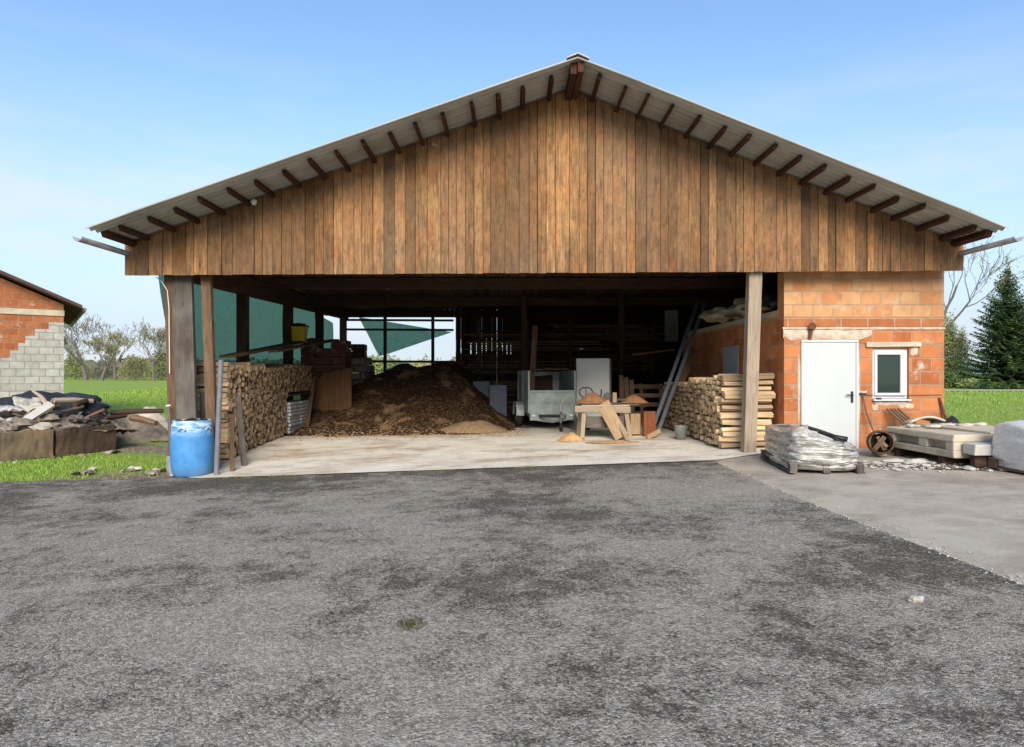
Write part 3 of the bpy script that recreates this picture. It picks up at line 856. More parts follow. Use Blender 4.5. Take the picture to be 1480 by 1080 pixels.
# hooks and scraps on the gable
b = MB(); b.tube([(-4.63, 11.93, 4.62), (-4.62, 11.86, 4.55), (-4.60, 11.82, 4.60)], .012, 6); b.lump((-4.61, 11.86, 4.56), (.05, .04, .05), 3); b.build('lamp_hook', M_CORD, barn)
b = MB(); b.box((-1.39, 11.97, 5.62), (.11, .02, .05), Matrix.Rotation(R(25), 3, 'Y')); b.build('wood_scrap', M_PALEWOOD, barn)

# ---- brick room
BY = 12.45
b = MB()
def bw(x0, x1, y0, y1, z0, z1): b.box(((x0 + x1) / 2, (y0 + y1) / 2, (z0 + z1) / 2), (x1 - x0, y1 - y0, z1 - z0), world=True)
T = .3
bw(5.10, 5.43, BY, BY + T, -.1, 2.12); bw(6.46, 6.76, BY, BY + T, -.1, 2.12); bw(7.44, 8.10, BY, BY + T, -.1, 2.12)
bw(6.76, 7.44, BY, BY + T, -.1, 1.02); bw(6.76, 7.44, BY, BY + T, 1.97, 2.12); bw(5.10, 8.10, BY, BY + T, 2.12, 3.42)
bw(5.10, 5.40, BY + T, 14.95, -.1, 2.6); bw(5.10, 5.40, 16.05, 19.8, -.1, 2.6); bw(5.10, 5.40, 14.95, 16.05, 2.15, 2.6)
bw(7.80, 8.10, BY + T, 24.6, -.1, 3.75); bw(5.40, 7.80, 19.5, 19.8, -.1, 2.6)
b.build('brick_wall', M_BRICK, barn)
b = MB(); b.box((6.5, 16.1, 2.66), (2.6, 6.7, .12)); b.box((5.27, 16.2, 2.66), (.3, 7.0, .119), world=True); b.build('loft_floor', M_CONC, barn)
# narrow darker course of lintel blocks and the rough mortar bed below it
b = MB(); b.box((6.595, BY + .1, 2.46), (3.006, .212, .16), world=True); b.build('lintel_course', M_BRICKD, barn)
b = MB()
def mort(u, v):
    x = 5.07 + 3.04 * u
    w = .045 + .02 * noise.noise(Vector((x * 3, 1, 0)))
    z = 2.345 + (v - .5) * w
    k = math.sin(math.pi * v)
    return (x, BY - .006 - .014 * k * (1 + noise.noise(Vector((x * 9, v * 2, 4)))), z)
b.grid(120, 4, mort)
def mort2(u, v):
    x = 4.98 + 1.82 * u; e = min(1, min(u, 1 - u) * 7)
    lo = 2.135 + .05 * noise.noise(Vector((x * 3, 7, 0))) + .10 * (1 - e); hi = 2.325
    z = lo + (hi - lo) * v
    k = math.sin(math.pi * min(1, max(0, v))) * e
    return (max(x, 5.085), BY + .002 - .022 * k * max(.05, .6 + noise.noise(Vector((x * 5, z * 9, 2)))), z)
b.grid(80, 8, mort2)
b.build('mortar_bed', M_MORTAR, barn, smooth=True)
def mpatch(x0, x1, z0, z1, sd, dep=.012):
    def fn(u, v):
        e = min(min(u, 1 - u), min(v, 1 - v)) * 4; e = min(1, e)
        x = x0 + (x1 - x0) * (u + .06 * noise.noise(Vector((v * 4, sd, 0)))); z = z0 + (z1 - z0) * (v + .25 * noise.noise(Vector((u * 5, sd, 3))))
        return (x, BY + .003 - dep * e * (.7 + noise.noise(Vector((x * 9, z * 9, sd)))), z)
    b.grid(16, 8, fn)
for q in ((6.74, 7.55, .90, .985, 2), (7.22, 7.56, .84, .93, 5), (6.74, 6.88, .80, .92, 8), (7.46, 7.62, 1.82, 2.02, 4), (7.60, 7.72, 1.56, 1.70, 6), (5.35, 5.42, .3, 2.0, 7, .008), (6.47, 6.53, .4, 2.1, 9, .008), (6.52, 6.66, 1.08, 1.18, 11, .02)):
    b = MB(); mpatch(*q); b.build('mortar_smear', M_MORTAR, barn, smooth=True)
b = MB(); mpatch(6.68, 6.98, .28, .50, 12, .004); b.build('grey_block', M_SLATEGREY, barn, smooth=True)
# lintel over the window
b = MB(); b.box((7.13, BY - .005, 2.045), (1.02, .10, .095), jit=.008); b.build('window_lintel', M_CONC, barn, bevel=.008)
# door
dr = MB(); dr.box((5.945, BY + .005, 1.105), (.985, .05, 1.965)); door = dr.build('door', M_WHITEP, barn, bevel=.006, label='white steel door in the brick front')
b = MB()
b.box((5.945, BY - .004, 2.108), (1.07, .07, .045)); b.box((5.4325, BY - .004, 1.09), (.045, .07, 1.98)); b.box((6.4575, BY - .004, 1.09), (.045, .07, 1.98)); b.build('door_frame', M_WHITEP, door, bevel=.004)
b = MB(); b.box((6.36, BY - .03, 1.06), (.04, .014, .21)); b.tube([(6.36, BY - .03, 1.10), (6.36, BY - .075, 1.10), (6.35, BY - .08, 1.10), (6.23, BY - .08, 1.10)], .011, 8); b.tube([(6.36, BY - .03, 1.01), (6.36, BY - .045, 1.01)], .012, 8); b.build('handle', M_BLACKP, door, bevel=.003)
# window: white frame, sash, dark glass, sill
b = MB(); x0, x1, z0, z1 = 6.765, 7.435, 1.025, 1.965; yf = BY + .085
for a_, c_, d_, e_ in ((x0, x0 + .055, z0, z1), (x1 - .055, x1, z0, z1), (x0 + .055, x1 - .055, z1 - .055, z1), (x0 + .055, x1 - .055, z0, z0 + .055)):
    b.box(((a_ + c_) / 2, yf, (d_ + e_) / 2), (c_ - a_, .07, e_ - d_))
win = b.build('window', M_WHITEPVC, barn, bevel=.005, label='small white framed window in the brick front')
b = MB(); x0 += .05; x1 -= .05; z0 += .05; z1 -= .05; yf -= .03
for a_, c_, d_, e_ in ((x0, x0 + .05, z0, z1), (x1 - .085, x1, z0, z1), (x0 + .05, x1 - .085, z1 - .06, z1), (x0 + .05, x1 - .085, z0, z0 + .06)):
    b.box(((a_ + c_) / 2, yf, (d_ + e_) / 2), (c_ - a_, .06, e_ - d_))
b.build('sash', M_WHITEPVC, win, bevel=.006)
b = MB(); b.box(((x0 + x1) / 2 - .02, yf + .012, (z0 + z1) / 2), (x1 - x0 - .11, .012, z1 - z0 - .1)); b.build('pane', M_GLASS, win)
b = MB(); b.box((7.1, BY + .01, 1.005), (.70, .16, .03)); b.build('sill', M_WHITEPVC, win, bevel=.004)
b = MB(); b.box((6.84, BY - .06, 1.03), (.10, .035, .03)); b.build('latch_block', M_BLACKP, win, bevel=.004)
# stub of a flue pipe in the wall
b = MB(); b.tube([(5.62, BY + .05, 2.37), (5.61, BY - .07, 2.38), (5.57, BY - .12, 2.385)], [.055, .06, .065], 14); b.tube([(5.585, BY - .05, 2.335), (5.575, BY - .045, 2.24), (5.565, BY - .04, 2.14)], [.032, .036, .03], 10); b.build('flue_pipe', M_RUST, barn, smooth=False)
# inner side door
b = MB(); b.box((5.12, 15.5, 1.07), (.05, 1.08, 2.14)); d2 = b.build('door', M_GREYP, barn, bevel=.005, label='grey door in the dark side of the brick room')
b = MB(); b.tube([(5.09, 15.05, 1.05), (5.04, 15.05, 1.05), (5.04, 15.17, 1.05)], .012, 6); b.build('handle', M_BLACKP, d2)
# white louvre shutter high on the rear wall
b = MB(); b.box((5.85, 24.4, 3.25), (.48, .05, 1.15))
for k in range(10): b.box((5.85, 24.36, 2.78 + k * .055), (.34, .03, .03), Matrix.Rotation(R(30), 3, 'X'))
b.build('louvre_shutter', M_WHITEDULL, barn)
# thin wire hanging from the corner post
b = MB(); b.tube([(-6.55, 12.22, 3.28), (-6.42, 12.2, 3.17), (-6.33, 12.2, 3.02), (-6.30, 12.2, 2.7), (-6.30, 12.22, 1.5)], .008, 6); b.build('cable', M_CORD, barn)
# ------------------------------------------------------------------ firewood
def log_proto(i, kind, wide=False):
    rnd = random.Random(100 * kind + i + (50 if wide else 0))
    b = MB(); ln = 1.0
    if wide: sec = [(-.085, -.04), (.0, -.055), (.09, -.04), (.085, .03), (.01, .05), (-.08, .035)]; sec = [(y * rnd.uniform(.85, 1.15), z * rnd.uniform(.8, 1.3)) for y, z in sec]
    elif i % 3 == 2:    # half or quarter split
        n = 7; a0 = rnd.uniform(0, 6)
        sec = [(math.cos(a0 + math.pi * 1.15 * k / (n - 1)) * .068 * rnd.uniform(.85, 1.1), math.sin(a0 + math.pi * 1.15 * k / (n - 1)) * .068 * rnd.uniform(.85, 1.1)) for k in range(n)]
        my = sum(p[0] for p in sec) / n; mz = sum(p[1] for p in sec) / n; sec = [(p[0] - my * .7, p[1] - mz * .7) for p in sec]
    else:
        n = 9; r = rnd.uniform(.046, .066)
        sec = [(math.cos(2 * math.pi * k / n) * r * rnd.uniform(.86, 1.1), math.sin(2 * math.pi * k / n) * r * rnd.uniform(.86, 1.1)) for k in range(n)]
    n = len(sec); xs = [-ln / 2, -ln / 6, ln / 6, ln / 2]; vs = []
    by = [rnd.uniform(-.013, .013) for _ in xs]; bz = [rnd.uniform(-.013, .013) for _ in xs]
    for j, x in enumerate(xs):
        k = rnd.uniform(.93, 1.06)
        for (y, z) in sec: vs.append(Vector((x + (rnd.uniform(-.012, .012) if j in (0, 3) else 0), y * k + by[j], z * k + bz[j])))
    fs = []; uvs = []; c = .05
    for j in range(3):
        for k in range(n):
            k2 = (k + 1) % n
            fs.append((j * n + k, (j + 1) * n + k, (j + 1) * n + k2, j * n + k2))
            uvs.append([(k * c, xs[j]), (k * c, xs[j + 1]), ((k + 1) * c, xs[j + 1]), ((k + 1) * c, xs[j])])
    b.add(vs, fs, uvs, 0)
    b.add(vs, [tuple(range(n)), tuple(reversed(range(3 * n, 4 * n)))], [[(0, 0)] * n] * 2, 1)
    return b
def add_merged(dst, src, M):
    b0 = len(dst.v); dst.v.extend([tuple(M @ Vector(v)) for v in src.v])
    dst.f.extend([[k + b0 for k in f] for f in src.f]); dst.uv.extend(src.uv); dst.mi.extend(src.mi)
def stack(kind, spots, label, group, nmax, wide_ids):
    ends = M_LOGEND if kind == 1 else M_LOGEND2
    side = M_BARK if kind == 1 else M_SPLIT
    protos = [log_proto(i, kind) for i in range(9)] ; wides = [log_proto(i, kind, True) for i in range(5)]
    meshes = [p.mesh('firewood_log', [side, ends]) for p in protos]; wm_ = [p.mesh('split_log', [M_SPLIT, ends]) for p in wides]
    order = sorted(range(len(spots)), key=lambda k: -spots[k][4])
    rest = MB(); first = None
    for rank, k in enumerate(order):
        x, y, z, wide, _ = spots[k]
        rx = random.uniform(0, 6.28) if not wide else random.uniform(-.35, .35)
        rot = Matrix.Rotation(random.uniform(-.03, .03) * (2 if wide else 1), 4, 'Z') @ Matrix.Rotation(random.uniform(-.025, .025) * (1.5 if wide else 1), 4, 'Y') @ Matrix.Rotation(rx, 4, 'X')
        s = random.uniform(.9, 1.1)
        if rank < nmax:
            i = random.randrange(5 if wide else 9)
            o = bpy.data.objects.new('firewood_log', (wm_ if wide else meshes)[i]); COL.objects.link(o)
            o.location = (x, y, z); o.rotation_euler = rot.to_euler(); o.scale = (random.uniform(.93, 1.03), s, s)
            tag(o, label, 'log', group)
        else:
            add_merged(rest, (wides if wide else protos)[random.randrange(5 if wide else 9)], Matrix.Translation((x, y, z)) @ rot @ Matrix.Diagonal((1, s, s, 1)))
    if rest.v:
        o = rest.build('firewood', [side, ends], None)
        tag(o, 'mass of ' + group + ', farther back in the barn', 'firewood', group, 'stuff')
rs = random.Random(5)
spots = []
def fill(x, y0, y1, zb, ztop, front, step=.108, kind=1):
    r = 0; z = 0
    row = 0
    while True:
        any_ = False; y = y0 + (row % 2) * step * .5
        while y < y1:
            zz = zb(y) + .06 + row * step * .90
            if zz < ztop(y) - .03:
                any_ = True
                spots.append((x + rs.uniform(-.045, .045), y + rs.uniform(-.014, .014), zz + rs.uniform(-.012, .012), False, -(y) + (zz > ztop(y) - .16) * 1.2))
            y += step * rs.uniform(.95, 1.08)
        if not any_ and row > 3: break
        row += 1
# left stack: nearer full height part, then a part standing over grey slabs
XL = -6.12
fill(XL + .02, 13.32, 16.5, lambda y: fz(-5.8, y) + .03, lambda y: 1.74 - .03 * (y - 13) + .05 * noise.noise(Vector((y * 2, 0, 0))), True)
fill(XL + .02, 16.55, 18.5, lambda y: 1.03 + (y - 17) * .0, lambda y: 1.72 + .04 * noise.noise(Vector((y * 2, 0, 3))), True)
z = fz(-5.8, 13.2) + .08
while z < 1.70:                                   # front face: broad split logs
    spots.append((XL + rs.uniform(-.02, .02), 13.2 + rs.uniform(-.03, .03), z, True, 99)); z += rs.uniform(.085, .12)
stack(1, spots, 'round or split log in the weathered brown woodpile behind the blue barrel', 'logs of the brown woodpile on the left', 150, None)
spots = []
XR = 4.52
fill(XR - .03, 12.95, 17.6, lambda y: fz(4.5, y) + .03, lambda y: 1.48 - .05 * (y - 12.8) + .06 * noise.noise(Vector((y * 1.6, 0, 9))), True, step=.118)
z = fz(4.5, 12.8) + .08
while z < 1.45:
    spots.append((XR + rs.uniform(-.03, .03), 12.80 + rs.uniform(-.035, .035), z, True, 99)); z += rs.uniform(.09, .14)
    if z > .5: spots.append((XR + .25 + rs.uniform(-.03, .03), 12.62 + rs.uniform(-.02, .02), z - .05 - 0.55 if False else .12 + rs.uniform(0, .9), True, 99)) if rs.random() < .0 else None
stack(2, spots, 'pale split log in the woodpile between the square post and the brick room', 'logs of the pale woodpile on the right', 150, None)
# grey paving slabs under the far end of the brown woodpile
m0 = None
for cx in (16.95, 17.80):
    z = fz(-6, cx) + .04
    for k in range(9):
        b = MB(); b.box((-6.0 + .42 + random.uniform(-.02, .02) - .35, cx + random.uniform(-.02, .02), z + .045), (.80, .78, .072), Matrix.Rotation(random.uniform(-.02, .02), 3, 'Z'))
        o = b.build('paving_slab', M_SLATEGREY, None, bevel=.008)
        tag(o, 'pale grey slab in the two low stacks beneath the far end of the brown woodpile', 'slab', 'grey slabs under the woodpile')
        z += .088
b = MB(); b.bar((-5.95, 16.5, .955), (-5.95, 18.55, .975), .9, .035, up=(0, 0, 1)); tag(b.build('shelf_board', M_DARKWOOD), 'dark board lying on the grey slabs and carrying the far woodpile', 'board')

# ------------------------------------------------------------------ left front: barrel, leaning timber, spade
def barrel():
    c = P(278, 687, 11.82); c.z = gz(c.x, c.y) + .01
    t = thing('plastic_barrel', 'open blue plastic barrel with scuffed rim beside the corner post', 'barrel', c, .3)
    b = MB(); H = 1.0
    prof = [(.0, 0), (.27, 0), (.305, .02), (.325, .07), (.345, .16), (.355, .34), (.358, .52), (.355, .70), (.345, .80), (.335, .855), (.338, .875), (.345, .885), (.345, .91), (.335, .925), (.325, .945), (.318, .97), (.322, .985), (.315, .995), (.300, .99), (.298, .95), (.31, .88), (.33, .7), (.33, .3), (.30, .06), (0, .05)]
    b.lathe(prof, 40, close=False)
    o = b.build('body', M_BARREL, t, smooth=True, local=True, weld=True)
    for a in (-1.9, -.6, 1.2, 2.6):
        b = MB(); q = [(.35 * math.cos(a + d) , .35 * math.sin(a + d), z) for d, z in ((-.16, .82), (-.14, .86), (0, .875), (.14, .86), (.16, .82))]
        b.tube(q, .018, 6); b.build('handle_lug', M_BARREL, t, smooth=True, local=True)
    b = MB(); b.lathe([(.0, .80), (.15, .82), (.31, .80)], 20, close=False); b.build('dark_contents', M_BLACKP, t, local=True)
    b = MB()
    for k in range(7):
        a = random.uniform(0, 6.28); q = random.uniform(.06, .22); b.lump((q * math.cos(a), q * math.sin(a), .93), (.12, .09, .075), k, .5)
    b.build('bin_bag', M_TARP, t, local=True, smooth=True)
barrel()
def board(name, p0, p1, w, th, m, label, cat, up=(0, 1, 0), group=None, jit=.006, bevel=.005):
    b = MB(); b.bar(p0, p1, w, th, up=up, jit=jit)
    o = b.build(name, m, None, bevel=bevel)
    return tag(o, label, cat, group)
board('prop_post', (-5.50, 12.25, -.29), (-5.66, 12.30, 3.42), .165, .12, M_BROWNWOOD, 'brown leaning square prop post in front of the brown woodpile', 'post', jit=.012)
b = MB(); b.tube([(-5.21, 11.70, -.30), (-5.25, 11.98, 1.74)], [.046, .046], 14); tag(b.build('pipe', M_GREYPIPE, smooth=False), 'grey round pipe leaning beside the brown prop post', 'pipe')
board('plank', (-5.06, 12.55, -.28), (-5.36, 13.0, 1.05), .12, .03, M_GREYWOOD, 'short grey plank leaning against the log ends of the brown woodpile', 'plank')
board('plank', (-5.06, 12.0, -.29), (-5.22, 12.4, .75), .08, .03, M_BROWNWOOD, 'narrow brown lath leaning between the grey pipe and the woodpile', 'plank')
board('plank', (-5.93, 12.75, -.25), (-5.96, 12.85, 1.1), .13, .05, M_GREYWOOD, 'dark upright board end between the corner post and the woodpile', 'plank')
def spade():
    t = thing('spade', 'rusty spade with pale blade leaning on the corner post', 'spade', (-6.12, 11.95, gz(-6.1, 12)), 0)
    b = MB(); b.tube([(-.02, .05, .33), (-.16, .19, 1.25)], .017, 8); b.build('shaft', M_GREYWOOD, t, local=True)
    b = MB()
    b.grid(6, 6, lambda u, v: ((u - .5) * (.24 if v > .25 else .16 + .32 * v) - .012 * v, .0 + .05 * v + .1 * (u - .5) ** 2, .02 + .33 * v))
    b.build('blade', M_ZINC, t, local=True, solid=.006)
    b = MB(); b.tube([(-.20, .19, 1.25), (-.12, .19, 1.26)], .018, 8); b.build('grip', M_CORD, t, local=True)
spade()
# ------------------------------------------------------------------ left interior
board('plank', (-6.0, 14.0, 1.86), (-5.93, 20.1, 2.55), .34, .05, M_BROWNWOOD, 'long plank lying aslant over the woodpile towards the yellow tub', 'plank', up=(0, 0, 1))
board('plank', (-5.62, 15.6, 2.02), (-5.40, 20.3, 2.53), .24, .05, M_LUMBER, 'darker plank lying beside the long aslant plank on the woodpile', 'plank', up=(0, 0, 1))
def tub():
    c = Vector((-5.94, 18.5, 2.40))
    t = thing('plastic_tub', 'yellow plastic tub with dark rim standing on the planks', 'tub', c)
    b = MB(); w = .23
    q = [(-.18, 0), (.18, 0), (.25, .44), (-.25, .44)]
    for z0, z1, a, c_ in ((0, .40, .17, .215),):
        vs = [(sx * a, sy * a * .8, z0) for sx, sy in ((-1, -1), (1, -1), (1, 1), (-1, 1))] + [(sx * c_, sy * c_ * .8, z1) for sx, sy in ((-1, -1), (1, -1), (1, 1), (-1, 1))]
        b.add([Vector(v) for v in vs], [(3, 2, 1, 0), (0, 1, 5, 4), (1, 2, 6, 5), (2, 3, 7, 6), (3, 0, 4, 7)])
    b.build('body', M_YELLOW, t, local=True, bevel=.02, solid=.01)
    b = MB(); b.box((0, 0, .42), (.48, .39, .05)); b.lump((0, 0, .45), (.19, .14, .05), 3); b.build('rim', M_BLACKP, t, local=True, bevel=.01)
tub()
def brickpile(px, z, y, w, d, h, m, label, rz=0):
    t = thing('brick_stack', label, 'brick stack', (px, y, z), rz)
    b = MB(); bh = .24; n = int(h / bh)
    for k in range(n):
        nx = max(1, round(w / .38))
        for i in range(nx):
            if k == n - 1 and random.random() < .25: continue
            b.box(((i + .5) * w / nx - w / 2 + random.uniform(-.01, .01), random.uniform(-.02, .02), (k + .5) * bh + .12), (w / nx - .015, d, bh - .012), world=True)
    b.build('bricks', m, t, local=True, bevel=.006)
    b = MB()
    for yy in (-d / 2 + .06, 0, d / 2 - .06): b.box((0, yy, .05), (w, .1, .1))
    b.box((0, 0, .11), (w, d, .02)); b.build('pallet', M_DARKWOOD, t, local=True)
brickpile(-5.5, fz(-5, 19.4), 19.7, 1.3, .9, 2.45, M_REDBRICK, 'dark red brick stack behind the woodpile under the aslant planks', .05)
brickpile(-5.1, fz(-5, 21), 20.9, 1.2, .9, 2.0, M_GREYBRICK, 'grey block stack between the red bricks and the rear opening', -.08)
brickpile(-5.38, fz(-5, 22.6), 22.4, .9, .8, 2.4, M_REDBRICK, 'tall brick stack nearest the rear opening', .1)
# plywood sheets leaning by the end of the woodpile
b = MB(); b.bar((-5.05, 18.6, 0.02), (-5.2, 19.2, 1.55), 1.25, .03, up=(.25, 1, 0)); tag(b.build('plywood_sheet', M_PLY), 'brown plywood sheet leaning at the far end of the woodpile', 'sheet')
b = MB(); b.bar((-5.5, 17.6, -.02), (-5.62, 18.6, 1.35), .32, .03, up=(.6, 1, 0)); tag(b.build('plywood_sheet', M_LUMBER), 'narrow board strip leaning in front of the brown plywood sheet', 'sheet')
b = MB(); b.bar((-4.6, 21.2, 0.5), (-4.68, 21.4, 1.75), .5, .04, up=(0, 1, 0)); tag(b.build('plywood_sheet', M_REDWOOD), 'dark board standing behind the chip heap by the brick stacks', 'sheet')
# wood chip heap
b = MB()
def chip(u, v):
    x = -5.7 + 6.3 * u; y = 15.2 + 9.0 * v
    k = sstep(15.9 + .6 * noise.noise(Vector((x * .8, 0, 1))) + .9 * max(0, (x + .6)) + .25 * max(0, -x - 4.4), 22.2, y)
    s = sstep(.35 + .4 * noise.noise(Vector((y, 3, 0))), -2.0, x) ** .75 * 1.0
    h = 1.78 * k * s * (1 - .26 * sstep(-3.2, -5.6, x)) + .22 * noise.noise(Vector((x * 1.1, y * 1.1, 0))) * min(1, k * 5) * s + (.05 * noise.noise(Vector((x * 3.5, y * 3.5, 4))) + .035 * noise.noise(Vector((x * 8, y * 8, 0)))) * min(1, k * 8)
    h *= 1 - .45 * sstep(23.0, 24.3, y)
    return (x, y, fz(x, y) - .03 + h + .02 * (k > 0))
b.grid(110, 130, chip)
o = b.build('wood_chip_heap', M_CHIPS, smooth=True); tag(o, 'large dark brown heap of wood chips filling the left half of the barn', 'chip heap')
b = MB(); 
for k in range(900):
    x = random.uniform(-5.4, .3); y = random.gauss(16.6, .55)
    if y < 15.2 or y > 19: continue
    zc = max(fz(x, y), chip((x + 5.7) / 6.3, (y - 15.2) / 9)[2]) + .008
    b.box((x, y, zc), (random.uniform(.02, .06), random.uniform(.015, .035), .008), Matrix.Rotation(random.uniform(0, 3), 3, 'Z') @ Matrix.Rotation(random.uniform(-.5, .5), 3, 'X'))
tag(b.build('wood_chips', M_PALEWOOD), 'loose pale wood chips scattered at the foot of the chip heap', 'wood chips', None, 'stuff')
# a few things at the back left
b = MB(); b.box((-1.95, 23.6, 1.45), (.55, .10, 1.0), Matrix.Rotation(.1, 3, 'Z')); tag(b.build('board_panel', M_REDWOOD, bevel=.005), 'reddish board panel standing upright at the right of the rear opening', 'panel')
for i, (x, y, h, lab) in enumerate(((-.95, 20.6, 1.25, 'grey metal locker left of the trailer, farther one'), (-.42, 20.0, 1.15, 'grey metal locker left of the trailer, nearer one'))):
    t = thing('metal_locker', lab, 'locker', (x, y, fz(x, y)), .05)
    b = MB(); b.box((0, 0, h / 2), (.52, .5, h)); b.build('body', M_BLUESTEEL, t, local=True, bevel=.01)
    b = MB(); b.box((0, -.26, h / 2), (.47, .02, h - .06)); dd = b.build('door', M_BLUESTEEL, t, local=True, bevel=.004)
    b = MB(); b.box((.18, -.28, h * .6), (.02, .02, .12)); b.build('handle', M_STEELD, dd, local=True)

# ------------------------------------------------------------------ stored lumber at the back: boards one by one
lm = [M_LUMBER, M_DARKWOOD, M_BROWNWOOD]
def lumber(xa, xb, y, z0, z1, n, label, group, dz=.075):
    z = z0; k = 0
    while z < z1:
        for j in range(n):
            x0 = xa + random.uniform(-.25, .25); x1 = xb + random.uniform(-.35, .35)
            yy = y + j * .24 + random.uniform(-.02, .02)
            th = random.uniform(.025, .05)
            b = MB(); b.bar((x0, yy, z + random.uniform(-.004, .004)), (x1, yy, z + random.uniform(-.02, .02)), .2, th, up=(0, 0, 1))
            o = b.build('lumber_board', random.choice(lm)); tag(o, label, 'board', group)
        z += dz * random.choice((1, 1, 1, 1.5))
lumber(-1.4, 3.0, 22.0, 1.25, 3.0, 1, 'long rough board in the dark timber stacks behind the trailer and the white cabinet', 'boards stored at the back')
lumber(1.2, 4.9, 22.6, 1.5, 3.2, 1, 'long rough board in the dark timber stacks behind the trailer and the white cabinet', 'boards stored at the back')
lumber(-.6, 1.9, 20.9, .15, 1.2, 1, 'long rough board in the dark timber stacks behind the trailer and the white cabinet', 'boards stored at the back')
for x in (-1.1, .5, 1.9, 4.6):
    for y in (21.8, 22.9):
        b = MB(); b.bar((x, y, 0), (x, y, 3.25), .1, .1, up=(0, 1, 0)); tag(b.build('rack_post', M_DARKWOOD), 'dark upright post of the timber rack at the back', 'post', 'posts of the timber rack')
for z in (1.15, 1.42):
    for x in (-1.1, .5, 1.9, 4.6):
        b = MB(); b.bar((x, 21.75, z), (x, 23.0, z), .1, .1); tag(b.build('rack_bearer', M_DARKWOOD), 'dark crosswise bearer carrying boards in the timber rack', 'bearer', 'bearers of the timber rack')
def pal(x, y, z, rz, tilt, label, m=M_LUMBER, s=1.0):
    t = thing('wooden_pallet', label, 'pallet', (x, y, z), 0, None, (tilt, 0, rz))
    b = MB()
    for k in range(5): b.box((0, -.06, .06 + k * .22 * s), (1.1 * s, .025, .12))
    b.build('deck_board', m, t, local=True)
    b = MB()
    for xx in (-.5, 0, .5): b.box((xx * s, 0, .5 * s), (.09, .09, 1.0 * s))
    b.build('stringer', m, t, local=True)
pal(3.62, 18.5, fz(3.6, 18.5), .1, -.12, 'upright slatted pallet behind the leaning rails', M_LUMBER, 1.15)
pal(4.35, 19.0, fz(4.3, 19), -.1, -.15, 'second slatted pallet standing behind the pale woodpile', M_LUMBER, 1.1)
for i, (x, lab) in enumerate(((2.98, 'narrow brown board standing right of the white cabinet, left one'), (3.12, 'narrow brown board standing right of the white cabinet, middle one'), (3.26, 'narrow brown board standing right of the white cabinet, right one'))):
    board('plank', (x, 17.9, fz(x, 18)), (x + .01, 18.2, 1.45 - .06 * i), .12, .03, M_BROWNWOOD, lab, 'plank')
# white cabinet
t = thing('white_cabinet', 'tall plain white cabinet behind the saw bench', 'cabinet', (2.26, 18.35, fz(2.2, 18.3)), R(-17))
b = MB(); b.box((0, 0, .95), (.92, .34, 1.84)); b.build('body', M_WHITEDULL, t, local=True, bevel=.012)
b = MB(); b.box((0, -.185, .95), (.90, .025, 1.80)); b.build('door', M_WHITEDULL, t, local=True, bevel=.006)
b = MB(); b.box((0, 0, .015), (.86, .30, .03)); b.build('plinth', M_BLACKP, t, local=True)
